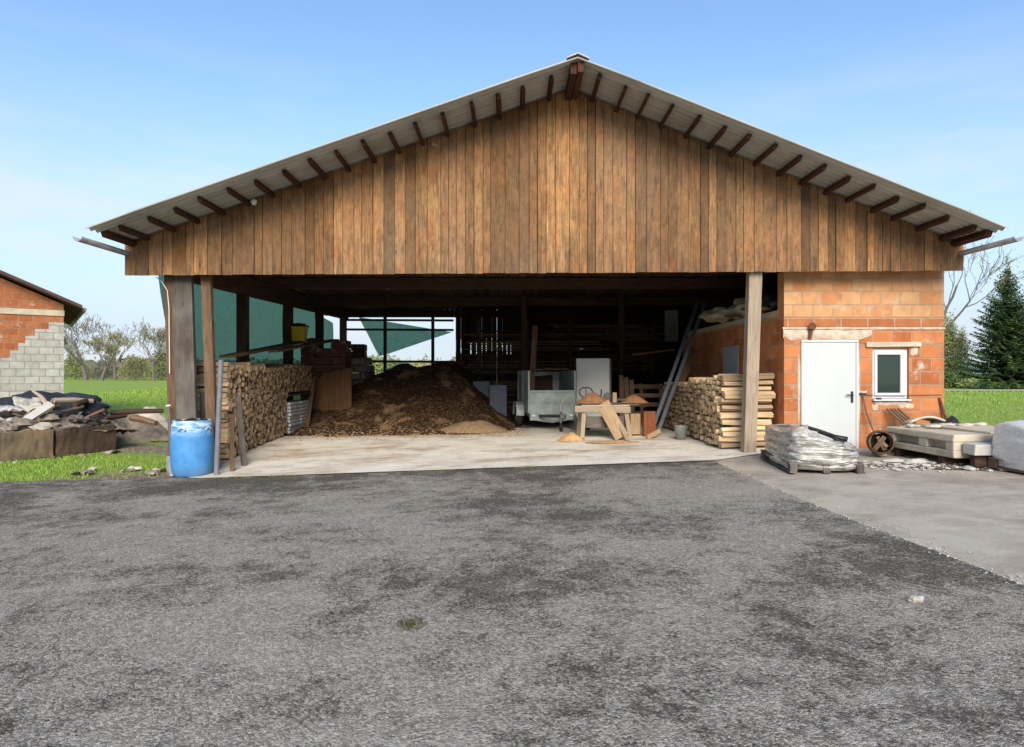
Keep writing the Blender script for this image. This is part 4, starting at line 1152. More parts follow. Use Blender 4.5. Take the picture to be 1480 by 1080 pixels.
# ------------------------------------------------------------------ trailer
def trailer():
    t = thing('car_trailer', 'old galvanised box trailer with high side walls parked in the barn', 'trailer', (.93, 18.55, fz(.9, 18.5)), R(7.5))
    W, Ln = 1.22, 2.0; zf = .42; zh = 1.52; zl = 1.0
    b = MB(); b.box((0, 0, zf), (W, Ln, .05)); b.box((-W / 2 + .05, 0, zf - .06), (.06, Ln, .08)); b.box((W / 2 - .05, 0, zf - .06), (.06, Ln, .08)); b.box((0, -Ln / 2 + .03, zf - .08), (W, .06, .1)); b.build('chassis', M_STEELD, t, local=True, bevel=.004)
    for s in (-1, 1):
        b = MB(); b.box((s * W / 2, 0, (zf + zh) / 2), (.03, Ln, zh - zf)); 
        for yy in (-Ln / 2 + .03, 0, Ln / 2 - .03): b.box((s * (W / 2 + .022), yy, (zf + zh) / 2), (.02, .06, zh - zf))
        b.box((s * (W / 2), 0, zh + .01), (.05, Ln, .03)); b.build('side_wall', M_GALV, t, local=True, bevel=.004)
    b = MB(); b.box((0, -Ln / 2, (zf - .22 + zl) / 2 + .02), (W - .03, .03, zl - zf + .20)); b.box((0, -Ln / 2 - .02, zl), (W - .03, .05, .05)); b.box((0, -Ln / 2 - .02, .70), (W - .03, .02, .03))
    b.prism([(-W / 2 + .02, .25), (0, .16), (W / 2 - .02, .25), (W / 2 - .02, .3), (-W / 2 + .02, .3)], -Ln / 2 - .01, -Ln / 2 + .02); b.build('front_wall', M_GALV, t, local=True, bevel=.004)
    b = MB(); b.box((0, Ln / 2, (zf + zh) / 2), (W - .03, .03, zh - zf)); b.build('tailboard', M_GALV, t, local=True, bevel=.004)
    b = MB(); b.bar((-.45, -Ln / 2 + .3, .33), (0, -Ln / 2 - .95, .40), .06, .08); b.bar((.45, -Ln / 2 + .3, .33), (0, -Ln / 2 - .95, .40), .06, .08); b.bar((0, -Ln / 2 - .8, .40), (0, -Ln / 2 - 1.2, .42), .07, .07); b.build('drawbar', M_STEELD, t, local=True, bevel=.004)
    b = MB(); b.tube([(0, -Ln / 2 - 1.2, .42), (0, -Ln / 2 - 1.32, .43)], [.045, .06], 10); b.box((0, -Ln / 2 - 1.18, .49), (.05, .16, .05)); b.build('coupling', M_STEELD, t, local=True)
    b = MB(); b.tube([(.06, -Ln / 2 - .85, .78), (.06, -Ln / 2 - .85, .12)], .028, 10); b.tube([(.06, -Ln / 2 - .85, .78), (.06, -Ln / 2 - .95, .80), (.06, -Ln / 2 - .97, .72)], .012, 6); jw = b.build('jockey_stand', M_ZINC, t, local=True)
    b = MB(); M = Matrix.Translation((.06, -Ln / 2 - .87, .11)) @ Matrix.Rotation(R(90), 4, 'Y'); b.lathe([(.06, -.03), (.105, -.028), (.112, 0), (.105, .028), (.06, .03)], 20, M, close=False); b.build('jockey_wheel', M_RUBBER, jw, local=True, smooth=True)
    for s in (-1, 1):
        M = Matrix.Translation((s * (W / 2 + .14), .05, .29)) @ Matrix.Rotation(R(90), 4, 'Y')
        b = MB(); b.lathe([(.17, -.075), (.27, -.08), (.29, -.05), (.29, .05), (.27, .08), (.17, .075)], 28, M, close=False); w = b.build('wheel', M_RUBBER, t, local=True, smooth=True)
        b = MB(); b.lathe([(0, -.05), (.10, -.05), (.17, -.065), (.17, .065), (.10, .05), (0, .05)], 20, M, close=False); b.build('rim', M_ZINC, w, local=True)
        b = MB()
        b.grid(4, 10, lambda u, v: (s * (W / 2 + .03 + .22 * u), .05 + .38 * math.cos(math.pi * v), .32 + .36 * min(1, 1.35 * math.sin(math.pi * v))))
        b.build('mudguard', M_GALV, t, local=True, solid=.01)
    for s in (-1, 1):
        b = MB(); b.box((s * .5, -Ln / 2 - .03, .36), (.08, .03, .05)); b.build('reflector', M_WHITEPVC, t, local=True, bevel=.004)
trailer()
board('plank', (.50, 18.0, .48), (.66, 18.9, 2.86), .15, .04, M_BROWNWOOD, 'brown plank standing up out of the trailer', 'plank')
board('plank', (.55, 18.2, 1.60), (1.55, 18.6, 1.62), .22, .03, M_LUMBER, 'flat board lying across the side walls of the trailer', 'plank', up=(0, 0, 1))
board('plank', (1.0, 18.5, 1.64), (1.5, 19.3, 1.66), .2, .03, M_REDWOOD, 'short reddish board lying on the board across the trailer', 'plank', up=(0, 0, 1))
# pallet truck
def jack():
    t = thing('pallet_truck', 'dark hand pallet truck with loop handle before the white cabinet', 'pallet truck', (1.86, 16.9, fz(1.9, 16.9)), .1)
    b = MB(); b.tube([(0, .1, .25), (0, -.10, .86)], .022, 8); b.build('tiller', M_STEELD, t, local=True)
    b = MB(); pts = [(math.sin(a) * .17, -.10 - .03 * math.cos(a), .98 - math.cos(a) * .13 - (.02 if abs(math.sin(a)) < .3 and math.cos(a) < 0 else 0)) for a in [k * 2 * math.pi / 20 for k in range(21)]]; b.tube(pts, .015, 8, caps=False); b.tube([(0, -.1, .86), (0, -.105, 1.1)], .012, 6); b.build('handle', M_BLACKP, t, local=True)
    b = MB(); b.box((0, .2, .22), (.5, .14, .26)); b.tube([(0, .1, .2), (0, .1, .45)], .06, 10); b.build('pump_body', M_STEELD, t, local=True, bevel=.01)
    for s in (-1, 1):
        b = MB(); b.box((s * .19, .85, .10), (.16, 1.2, .05)); b.build('fork', M_STEELD, t, local=True, bevel=.01)
        M = Matrix.Translation((s * .09, .1, .1)) @ Matrix.Rotation(R(90), 4, 'Y'); b = MB(); b.lathe([(0, -.03), (.1, -.03), (.1, .03), (0, .03)], 16, M, close=False); b.build('wheel', M_RUBBER, t, local=True)
jack()
# saw bench
def bench():
    t = thing('saw_bench', 'weathered wooden saw bench with a circular saw and sawdust', 'saw bench', (2.12, 15.35, fz(2.1, 15.3)), R(2))
    b = MB(); b.bar((-.72, -.28, .66), (.55, -.28, .64), .16, .15); b.bar((-.6, .3, .65), (.55, .3, .65), .12, .14); b.box((-.02, 0, .735), (1.1, .75, .035)); b.build('top_beam', M_BEIGEWOOD, t, local=True, bevel=.015)
    for x, y, dx in ((-.5, -.27, -.05), (-.5, .3, -.04), (.46, -.27, .08), (.46, .3, .04)):
        b = MB(); b.bar((x + dx, y - (.05 if y < 0 else -.05), .0), (x, y, .60), .10, .09, up=(0, 1, 0)); b.build('leg', M_BEIGEWOOD, t, local=True, bevel=.008)
    b = MB(); b.box((-.02, -.25, .36), (.86, .03, .26)); b.build('apron_board', M_GREYWOOD, t, local=True, bevel=.004)
    b = MB(); b.box((-.1, -.05, .772), (.86, .5, .02)); b.build('saw_table', M_STEELD, t, local=True, bevel=.004)
    b = MB(); M = Matrix.Translation((.18, 0, .80)) @ Matrix.Rotation(R(90), 4, 'Y'); b.lathe([(0, -.002), (.16, -.002), (.16, .002), (0, .002)], 32, M, close=False); b.build('saw_blade', M_ZINC, t, local=True)
    b = MB(); b.prism([(.0, .80), (.02, .98), (.10, 1.03), (.16, .99), (.16, .8)], .02, .10); b.tube([(-.05, .12, .8), (-.03, .12, 1.1)], .018, 8); b.build('saw_guard', M_STEELD, t, local=True)
    b = MB(); b.bar((.22, -.18, .8), (.22, -.18, 1.03), .09, .03, up=(0, 1, 0)); b.build('fence_board', M_PALEWOOD, t, local=True, bevel=.003)
    b = MB(); b.box((.52, .1, .75), (.55, .5, .03)); b.build('side_table', M_GREYWOOD, t, local=True, bevel=.004)
    b = MB(); b.tube([(.3, .1, .84), (.52, .1, .84)], [.075, .085], 14); b.tube([(.52, .1, .84), (.56, .1, .84)], [.05, .04], 10); b.box((.40, .1, .79), (.2, .12, .05)); b.box((.42, .02, .90), (.05, .02, .035)); b.build('motor', M_BLACKP, t, local=True)
bench()
def heap(name, c, rx, ry, h, m, label, cat, sd, pw=1.0):
    b = MB()
    def fn(u, v):
        r = v; a = u * 2 * math.pi
        k = 1 + .18 * noise.noise(Vector((math.cos(a) * 1.5, math.sin(a) * 1.5, sd)))
        x = c[0] + math.cos(a) * rx * r * k; y = c[1] + math.sin(a) * ry * r * k
        return (x, y, c[2] + h * (max(0, 1 - r * r)) ** (1.5 * pw) + h * (.35 * noise.noise(Vector((x * 2 / rx, y * 2 / rx, sd))) + .2 * noise.noise(Vector((x * 5 / rx, y * 5 / rx, sd)))) * (1 - r))
    b.grid(28, 10, fn)
    return tag(b.build(name, m, smooth=True), label, cat)
heap('sawdust_heap', (1.88, 15.3, fz(2, 15.3) + .78), .46, .27, .21, M_SAWDARK, 'brown sawdust heap on the bench beside the saw blade', 'sawdust', 3)
heap('sawdust_heap', (2.82, 15.5, fz(2.8, 15.5) + .765), .38, .24, .17, M_SAWDARK, 'brown sawdust heap on the side table right of the motor', 'sawdust', 5)
heap('sawdust_heap', (1.32, 14.75, fz(1.3, 14.7) + .0), .32, .26, .16, M_SAWDUST, 'bright orange sawdust heap on the floor left of the bench', 'sawdust', 7)
heap('sawdust_heap', (2.2, 14.3, fz(2.2, 14.3)), .65, .32, .035, M_SAWDUST, 'thin sawdust drift on the floor in front of the bench', 'sawdust', 9)
board('plank', (2.42, 14.62, fz(2.4, 14.6) + .06), (2.05, 15.05, fz(2.1, 15) + .80), .31, .04, M_PALEWOOD, 'wide pale board leaning on the front of the saw bench', 'board', jit=.004)
board('plank', (2.52, 14.42, fz(2.5, 14.4) + .01), (2.34, 14.9, .50), .07, .05, M_BEIGEWOOD, 'short batten leaning beside the wide pale board', 'board')
b = MB(); b.lump((2.44, 14.85, fz(2.4, 14.8) + .07), (.11, .09, .09), 4, .4); tag(b.build('wood_offcut', M_PALEWOOD), 'wood offcut lying under the wide pale leaning board', 'offcut')
b = MB(); b.box((2.86, 15.6, fz(2.9, 15.6) + .27), (.24, .3, .48), Matrix.Rotation(.1, 3, 'Z')); tag(b.build('wood_block', M_PALEWOOD, bevel=.01), 'upright pale wood block under the side table', 'wood block')
b = MB(); b.box((3.16, 15.3, fz(3.1, 15.3) + .30), (.28, .1, .56), Matrix.Rotation(.1, 3, 'Z')); tag(b.build('wood_block', M_REDWOOD, bevel=.006), 'reddish upright board block right of the side table', 'wood block')
board('plank', (3.02, 14.85, fz(3, 14.8) + .03), (3.34, 14.98, fz(3.3, 15) + .16), .10, .05, M_PALEWOOD, 'short pale stick lying at the foot of the reddish block', 'offcut')
# leaning rails
def rail(p0, p1, label):
    b = MB(); b.bar(p0, p1, .085, .05, up=(0, 1, 0)); tag(b.build('metal_rail', M_BLUESTEEL, bevel=.004), label, 'rail')
rail((3.22, 15.5, fz(3.2, 15.5)), (4.70, 16.8, 3.3), 'blue grey metal rail leaning against the loft, left one of two')
rail((3.36, 15.45, fz(3.3, 15.5)), (4.86, 16.7, 3.3), 'blue grey metal rail leaning against the loft, right one of two')
board('plank', (3.95, 16.2, .9), (4.75, 17.3, 2.15), .2, .03, M_BROWNWOOD, 'brown board leaning behind the pale woodpile', 'board')
board('plank', (3.2, 17.6, 2.0), (4.5, 18.4, 2.16), .06, .05, M_BROWNWOOD, 'thin batten reaching across to the brick room', 'board', up=(0, 0, 1))
def pail():
    c = P(984, 636, 14.6); c.z = fz(c.x, c.y)
    t = thing('bucket', 'grey green metal bucket beside the pale woodpile', 'bucket', c)
    b = MB(); b.lathe([(0, 0), (.11, 0), (.15, .29), (.155, .30), (.145, .29), (.105, .02), (0, .02)], 24, close=False); b.build('body', M_GALV, t, local=True, smooth=True)
    b = MB(); b.tube([(.155 * math.cos(a), -.02 - .06 * math.sin(a), .29 - .10 * math.sin(a)) for a in [k * math.pi / 8 for k in range(9)]], .006, 6); b.build('handle', M_STEELD, t, local=True)
pail()
# loft load
for i, (x, y, z, sx, sy, sz, m, lab) in enumerate(((4.95, 15.9, 2.73, .35, .7, .16, M_INSUL, 'pale roll of insulation hanging over the loft edge'), (5.7, 15.2, 2.73, .7, .55, .26, M_INSUL, 'bulky insulation bundle lying on the loft'), (5.5, 13.5, 2.73, .42, .45, .22, M_TARP, 'dark tarpaulin bundle lying on the front of the loft'), (6.2, 17.2, 2.73, .8, .7, .30, M_INSUL, 'insulation bundle lying farther back on the loft'))):
    b = MB(); b.lump((x, y, z + sz), (sx, sy, sz), i + 3, .5, 22, 12, freq=2.2); tag(b.build('insulation_bundle', m, smooth=True), lab, 'insulation')
for i in range(5):
    b = MB(); b.bar((5.1 + random.uniform(-.3, .2), 13.4 + i * .8, 2.80 + .08 * (i % 2)), (7.3, 13.5 + i * .85, 2.80 + .08 * (i % 2)), .18, .05); tag(b.build('lumber_board', M_BROWNWOOD), 'rough board lying on the loft of the brick room', 'board', 'boards on the loft')

b = MB(); b.bar((.72, 19.1, .50), (.70, 19.35, 1.42), .95, .03, up=(.13, 1, 0)); tag(b.build('board_panel', M_DARKWOOD), 'dark board panel standing inside the trailer against its tailboard', 'panel')  # dark board in the trailer, added to darken its inside
b = MB(); b.lump((1.0, 18.5, .52), (.42, .6, .22), 6, .5, 14, 9); tag(b.build('rubbish_bag', M_TARP, smooth=True), 'black rubbish bag lying in the trailer', 'bag')

heap('shavings_heap', (-1.0, 17.0, fz(-.9, 17.0) + .02), .95, .6, .26, M_SHAVE, 'pale tan heap of shavings at the right foot of the dark chip heap', 'shavings', 21, .7)
# ------------------------------------------------------------------ the neighbouring house on the left
HX, HY = -16.2, 24.0
house = thing('brick_house', 'unfinished house with orange clay block gable patched in grey block', 'house', (HX, HY, gz(HX, HY) - .1), R(36))
EZh = 4.45; SLh = .45
def hroof(x): return EZh + SLh * (-x) if x > -4.8 else EZh + SLh * 9.6 + SLh * x
b = MB()
b.add([Vector(v) for v in ((0, 0, 0), (-9.6, 0, 0), (-9.6, 0, EZh), (-4.8, 0, hroof(-4.8)), (0, 0, EZh), (0, 9, 0), (-9.6, 9, 0), (-9.6, 9, EZh), (-4.8, 9, hroof(-4.8)), (0, 9, EZh))],
      [(0, 4, 3, 2, 1), (5, 6, 7, 8, 9), (0, 5, 9, 4), (1, 2, 7, 6)])
b.build('wall', M_BRICKL, house, local=True)
b = MB(); b.box((-4.8, -.01, 4.13), (9.64, .06, .20)); b.build('ring_beam', M_CONC, house, local=True)
b = MB()
steps = [(0, 3.80), (-.45, 3.80), (-.45, 3.54), (-.85, 3.54), (-.85, 3.28), (-1.12, 3.28), (-1.12, 3.02), (-1.32, 3.02), (-1.32, 2.76), (-1.55, 2.76), (-1.55, 2.5), (-9.6, 2.5), (-9.6, 0), (0, 0)]
b.prism([(x + .004, z) for x, z in steps], -.012, -.002); b.build('block_patch', M_GREYBLK, house, local=True)
b = MB(); b.box((-.5, -.015, 2.15 + .1), (.12, .02, .2)); 
b = MB()
for xa, xb in ((-4.8, .55), (-4.8, -10.15)):
    za, zb = hroof(-4.8) + .08, hroof(-4.8) + .08 - SLh * 5.35
    b.add([Vector(v) for v in ((xa, -.45, za), (xb, -.45, zb), (xb, 9.4, zb), (xa, 9.4, za), (xa, -.45, za + .14), (xb, -.45, zb + .14), (xb, 9.4, zb + .14), (xa, 9.4, za + .14))],
          [(0, 1, 2, 3), (7, 6, 5, 4), (0, 4, 5, 1), (1, 5, 6, 2), (2, 6, 7, 3)])
rf = b.build('roof', M_TILEROOF, house, local=True)
b = MB(); b.bar((-4.8, -.47, hroof(-4.8) + .1), (.58, -.47, hroof(-4.8) + .1 - SLh * 5.38), .03, .2, up=(0, 1, 0)); b.build('barge_board', M_PURLIN, house, local=True)
b = MB(); b.tube([(.62, -.4, EZh - .17), (.62, 9.3, EZh - .2)], .07, 8); b.build('gutter', M_ZINC, house, local=True)

# ------------------------------------------------------------------ rubbish heap on the left
def zgl(x, y): return gz(x, y)
def trough(p0, p1, h, m, label, wd=1.1):
    p0 = Vector((*p0, 0)); p1 = Vector((*p1, 0)); d = (p1 - p0); ln = d.length; a = math.atan2(d.y, d.x)
    c = (p0 + p1) / 2
    t = thing('concrete_trough', label, 'trough', (c.x, c.y, zgl(c.x, c.y) - .02), a)
    sd = p0.x * 7
    for yc in (.05, wd - .05):
        b = MB(); pr = [(-.055, 0), (-.055, .25), (-.055, .5), (-.055, .75), (-.05, .97), (0, 1.0), (.05, .97), (.055, .5), (.055, 0), (-.055, 0)]
        def ws(u, v):
            q = pr[round(v * 9)]; x = (u - .5) * (ln - .012)
            n = noise.noise(Vector((x * 3.1, q[1] * 2.2, sd + yc))); n2 = noise.noise(Vector((x * 11, q[1] * 7, sd)))
            top = .70 * h * (1 + (.07 * noise.noise(Vector((x * 2.3, sd, 3))) + .07 * noise.noise(Vector((x * 9, sd, 3)))))
            return (x, yc + q[0] + (.022 * n + .012 * n2) * (1 if q[0] < 0 else -1), .03 + (top / .70 - .05) * q[1])
        b.grid(36, 9, ws); b.build('long_side', m, t, local=True)
    b = MB()
    for s in (-1, 1): b.box((s * (ln / 2 - .05), wd / 2, h / 2), (.08, wd - .19, h - .10))
    b.box((0, wd / 2, .06), (ln - .2, wd - .2, .08)); b.build('floor_slab', m, t, local=True, bevel=.01)
trough((-11.36, 13.02), (-10.78, 13.86), .66, M_RUSTC, 'tan stained concrete trough cut by the edge of the picture')
trough((-10.74, 13.93), (-10.22, 14.80), .66, M_RUSTC, 'tan stained concrete trough under the rubbish heap')
trough((-10.20, 14.84), (-9.62, 16.15), .66, M_DARKRUST, 'dark brown stained trough under the rubbish heap')
rr = random.Random(11)
b = MB()                                    # earth and fine rubble filling the troughs
def hp(u, v):
    x = -12.6 + 3.3 * u; y = 13.2 + 4.6 * v
    q = Vector((x + 10.9 + (15.2 - y) * -.55, (y - 15.2) * .6, 0)); r = q.length
    h = .95 * max(0, 1 - (r / 1.45) ** 2) + .10 * noise.noise(Vector((x * 2.3, y * 2.3, 0))) + .05 * noise.noise(Vector((x * 7, y * 7, 0)))
    return (x, y, zgl(x, y) - .12 + max(0, h))
def inside_front(x, y): return (x + 10.74) * .86 - (y - 13.93) * .51
def hp2(u, v):
    s = -1.2 + 4.2 * u; w = .12 + 1.9 * v
    x = -10.74 + .53 * s - .85 * w; y = 13.93 + .85 * s + .53 * w
    k = math.sin(math.pi * min(1, max(0, (u * 1.0)))) ** .5 * math.sin(math.pi * (.12 + .80 * v))
    return (x, y, zgl(x, y) + .38 * min(1, (1.25 - v) * 3) + .48 * k + .10 * noise.noise(Vector((x * 2.5, y * 2.5, 1))) + .05 * noise.noise(Vector((x * 8, y * 8, 1))) - .5 * sstep(.85, 1, v))
b.grid(50, 30, hp2)
tag(b.build('rubbish_heap', M_RUBBLE, smooth=False), 'low heap of earth and fine rubble filling the stained troughs', 'heap')
def onheap(s, w): 
    u = (s + 1.2) / 4.2; v = (w - .12) / 1.9
    return Vector(hp2(u, v))
for k in range(15):
    p = onheap(rr.uniform(-.8, 2.5), rr.uniform(.15, 1.2)); a = rr.uniform(0, 3.1); ln = rr.uniform(.3, .8)
    q = p + Vector((math.cos(a) * ln, math.sin(a) * ln, rr.uniform(-.05, .25)))
    b = MB(); b.bar(p + Vector((0, 0, .06)), q + Vector((0, 0, .08)), rr.uniform(.04, .13), rr.uniform(.015, .03), up=(0, rr.uniform(-.5, .5), 1), jit=.008)
    tag(b.build('broken_lath', rr.choice([M_GREYWOOD, M_BROWNWOOD, M_BEIGEWOOD, M_DARKWOOD])), 'broken lath or splintered board end sticking out of the rubbish heap at the left', 'lath', 'broken laths on the left heap')
for k in range(38):
    p = onheap(rr.uniform(-.9, 2.7), rr.uniform(.2, 1.3)); sz = rr.uniform(.06, .17)
    b = MB(); b.lump(p + Vector((0, 0, sz * .3)), (sz * 1.5, sz * 1.1, sz * .7), k, .6, 7, 5, rr.uniform(0, 3))
    o = b.build('concrete_rubble', rr.choice([M_STONE, M_RUBBLE, M_RUBBLE, M_RUSTC, M_BURNT]))
    tag(o, 'broken lump of concrete or stone lying on the rubbish heap at the left', 'rubble', 'rubble on the left heap')
board('plank', P(4, 628, 14.35), P(74, 584, 15.2), .21, .05, M_CONCW, 'whitish broken board slanting across the rubbish heap', 'board', up=(0, -1, .6), jit=.02)
b = MB(); b.tube([P(70, 588, 15.2), P(60, 574, 15.4), P(50, 567, 15.5), P(42, 560, 15.6)], [.06, .045, .03, .018], 7); b.tube([P(72, 586, 15.2), P(76, 577, 15.6)], [.04, .02], 6); tag(b.build('branch', M_BEIGEWOOD), 'forked pale branch sticking up from the rubbish heap', 'branch')
def sheet(name, pts, m, label, cat, amp=.08, sd=1, solid=.012):
    p00, p10, p11, p01 = map(Vector, pts); b = MB()
    def fn(u, v):
        p = p00 * (1 - u) * (1 - v) + p10 * u * (1 - v) + p11 * u * v + p01 * (1 - u) * v
        e = .12
        return p + Vector((e * noise.noise(Vector((u * 4, v * 4, sd + 9))), e * noise.noise(Vector((u * 4, v * 4, sd + 19))), amp * (noise.noise(Vector((u * 3, v * 3, sd))) + .5 * noise.noise(Vector((u * 9, v * 9, sd))))))
    b.grid(18, 12, fn); return tag(b.build(name, m, smooth=True, solid=solid), label, cat)
sheet('plastic_sheet', (P(-40, 622, 14.0), P(10, 618, 14.4), P(32, 590, 15.6), P(-30, 580, 15.8)), M_CONCW, 'crumpled whitish sheet draped on the left of the rubbish heap', 'sheet')
sheet('fabric_scrap', (P(20, 596, 15.4), P(62, 592, 15.6), P(60, 577, 16.4), P(18, 574, 16.4)), M_STONE, 'pale tan sheet fold lying behind the whitish board', 'sheet', .1, 6)
for k, (x, y, z, sx, sy, sz, lab) in enumerate(((-12.2, 17.2, .55, 1.0, .6, .45, 'black tarpaulin bundle at the left behind the rubbish heap'), (-11.55, 17.6, .45, .75, .5, .5, 'black tarpaulin bundle in the middle behind the rubbish heap'), (-11.0, 17.0, .55, .55, .5, .36, 'black tarpaulin bundle at the right behind the rubbish heap'))):
    b = MB(); b.lump((x, y, z), (sx, sy, sz), k + 20, .45, 24, 14, freq=2.0)
    b.box((x, y, (z + gz(x, y)) / 2 - .1), (sx, sy, z - gz(x, y)))
    tag(b.build('tarpaulin_bundle', M_TARP, smooth=True), lab, 'tarpaulin')
pole = [((98, 616, 15.6), (182, 601, 17.2), .055, M_DARKWOOD, 'dark squared pole lying along the top of the dark trough'), ((60, 606, 15.4), (120, 588, 16.4), .05, M_GREYWOOD, 'grey pole lying on the middle of the rubbish heap'), ((78, 579, 16.0), (134, 580, 16.8), .065, M_BEIGEWOOD, 'pale pole lying along the crest of the rubbish heap'), ((66, 622, 15.0), (104, 617, 15.5), .06, M_BEIGEWOOD, 'pale beam end lying on the trough rim'), ((112, 612, 15.9), (150, 592, 16.6), .04, M_REDWOOD, 'reddish lath lying on the right of the rubbish heap'), ((108, 585, 16.2), (136, 578, 17.0), .07, M_DARKWOOD, 'charred beam end at the right end of the heap crest'), ((160, 597, 18.2), (236, 594, 18.6), .07, M_DARKWOOD, 'dark trunk lying on the ground behind the corner post'), ((190, 604, 17.4), (226, 612, 17.0), .08, M_BROWNWOOD, 'short brown log lying beside the farther soil heap')]
for (a, c, r, m, lab) in pole:
    pa, pc = P(*a), P(*c); b = MB(); mid = (pa + pc) / 2 + Vector((0, 0, .02)); b.tube([pa, mid, pc], [r, r * 1.05, r * .85], 8)
    tag(b.build('pole', m), lab, 'pole')
c = P(170, 612, 18.3)
heap('soil_heap', (-10.6, 18.4, gz(-10.6, 18.4) - .02), 1.35, .8, .75, M_RUBBLE, 'farther heap of brown earth and roots left of the corner post', 'heap', 13, .8)
heap('soil_heap', (-10.75, 19.6, gz(-10.9, 19.6) - .02), 1.0, .6, .85, M_STONE, 'pale sandy heap behind the brown earth heap', 'heap', 17, .8)
for k in range(16):
    x = rr.uniform(-11.6, -9.3); y = rr.uniform(17.2, 18.6); sz = rr.uniform(.06, .16)
    b = MB(); b.lump((x, y, gz(x, y) + .10 + .35 * max(0, 1 - abs(x + 10.6))), (sz * 1.6, sz, sz * .7), k + 60, .6, 7, 5, rr.uniform(0, 3))
    tag(b.build('concrete_rubble', rr.choice([M_RUBBLE, M_RUBBLE, M_BURNT, M_STONE])), 'clod or root stump lying on the farther soil heap', 'rubble', 'clods on the farther heap')
for k in range(14):
    x = rr.uniform(-8.0, -6.4); y = rr.uniform(11.95, 12.8); sz = rr.uniform(.03, .09)
    b = MB(); b.lump((x, y, gz(x, y) + .035 + sz * .25), (sz * 1.8, sz, sz * .6), k + 90, .6, 7, 5, rr.uniform(0, 3))
    tag(b.build('concrete_rubble', rr.choice([M_RUBBLE, M_STONE, M_BURNT, M_STONE])), 'small clod or stone on the bare earth left of the corner post', 'rubble', 'stones by the corner post')

# ------------------------------------------------------------------ right: wrapped pallets, concrete elements, odds and ends
def wpallet(name_label, c, w, d, h, rz, film, seed, lumps=3):
    t = thing('wrapped_pallet', name_label, 'wrapped pallet', (c[0], c[1], gz(c[0], c[1]) + .015), rz)
    b = MB()
    for k in range(7): b.box((0, -d / 2 + d * (k + .5) / 7, .135), (w, d / 7 - .04, .022))
    for s in (-1, 0, 1): b.box((s * (w / 2 - .05), 0, .0125), (.1, d, .024))
    for s in (-1, 0, 1):
        for q in (-1, 0, 1): b.box((s * (w / 2 - .06), q * (d / 2 - .08), .074), (.1, .14, .098))
    b.build('pallet', M_GREYWOOD if not film is M_FILMW else M_BROWNWOOD, t, local=True)
    b = MB(); nu, nv = 72, 22
    def fn(u, v):
        a = u * 2 * math.pi; ca, sa = math.cos(a), math.sin(a)
        e = .42 if lumps > 1 else .3
        sx = math.copysign(abs(ca) ** e, ca) * w / 2; sy = math.copysign(abs(sa) ** e, sa) * d / 2
        if v < .72:
            z = .035 + (h + .085) * v / .72; k = 1.0 + .03 * math.sin(v / .72 * math.pi) - (.05 if v < .12 and noise.noise(Vector((a * 1.3, seed, 1))) > .1 else 0)
            row = v / .72 * lumps
            k -= .075 * (1 - abs(math.sin((row + .25 * noise.noise(Vector((a * 1.5, seed, 0)))) * math.pi)) ** .45) * (lumps > 1)
        else:
            q = (v - .72) / .28; k = (1 - q ** 1.6); z = .12 + h + .07 * math.sin(q * math.pi / 2)
        n = noise.noise(Vector((sx * 2.1, sy * 2.1, z * 4 + seed)))
        n2 = noise.noise(Vector((sx * 6 + seed, sy * 6, z * 15)))
        k *= 1 + .03 * n + .022 * n2
        z += .05 * n * (v > .1) + .022 * n2 * (v > .1)
        z *= 1 - (.28 if lumps > 1 else .0) * (sx / w + .5) * (v > .15)
        if v > .6: z += .22 * h * noise.noise(Vector((sx * k * 1.7 + seed, sy * k * 1.7, 5)))
        return (sx * k, sy * k, z)
    b.grid(nu, nv, fn)
    b.build('film_wrap', film, t, smooth=True, local=True, weld=True)
    return t
wpallet('pallet of filled sacks in clear crinkled film with a black strap on top', (4.68, 10.50), 1.04, 1.75, .43, R(-7), M_FILM, 3, 4)
b = MB()
def sv(x, y): return Vector((x, y, gz(4.7, 10.5) + .615 * (1 - .28 * ((x - 4.68) / 1.04 + .5)) + .03))
b.tube([sv(4.6, 10.95) + Vector((-.1, .1, .02)), sv(4.8, 10.85) + Vector((0, 0, .05)), sv(4.98, 10.75) + Vector((0, 0, .03)), sv(5.15, 10.6) + Vector((0, 0, -.02)), sv(5.3, 10.5) + Vector((0, 0, -.04))], [.012, .035, .025, .03, .05], 8)
b.tube([sv(5.10, 10.62) + Vector((0, 0, -.02)), sv(5.14, 10.4) + Vector((0, 0, -.10)), sv(5.16, 10.15) + Vector((0, 0, -.17)), sv(5.14, 9.9) + Vector((0, 0, -.21))], [.03, .028, .025, .02], 8)
b.tube([sv(4.93, 10.7) + Vector((0, 0, .03)), sv(4.84, 10.5) + Vector((0, 0, .0)), sv(4.9, 10.3) + Vector((0, 0, -.03)), sv(5.05, 10.1) + Vector((0, 0, -.08))], [.014, .012, .012, .012], 8)
tag(b.build('black_strap', M_BLACKP, smooth=True), 'black plastic strap and torn film lying on the clear wrapped pallet', 'strap')
wpallet('pallet in smooth white stretch film at the right border', (7.55, 9.05), 1.25, 1.25, .50, R(4), M_FILMW, 8, 1)
b = MB(); b.lump((7.8, 9.2, gz(7.5, 9.4) + .74), (.42, .36, .14), 8, .3, 24, 14); tag(b.build('white_sack', M_FILMW, smooth=True), 'white sack lying on top of the white wrapped pallet', 'sack')
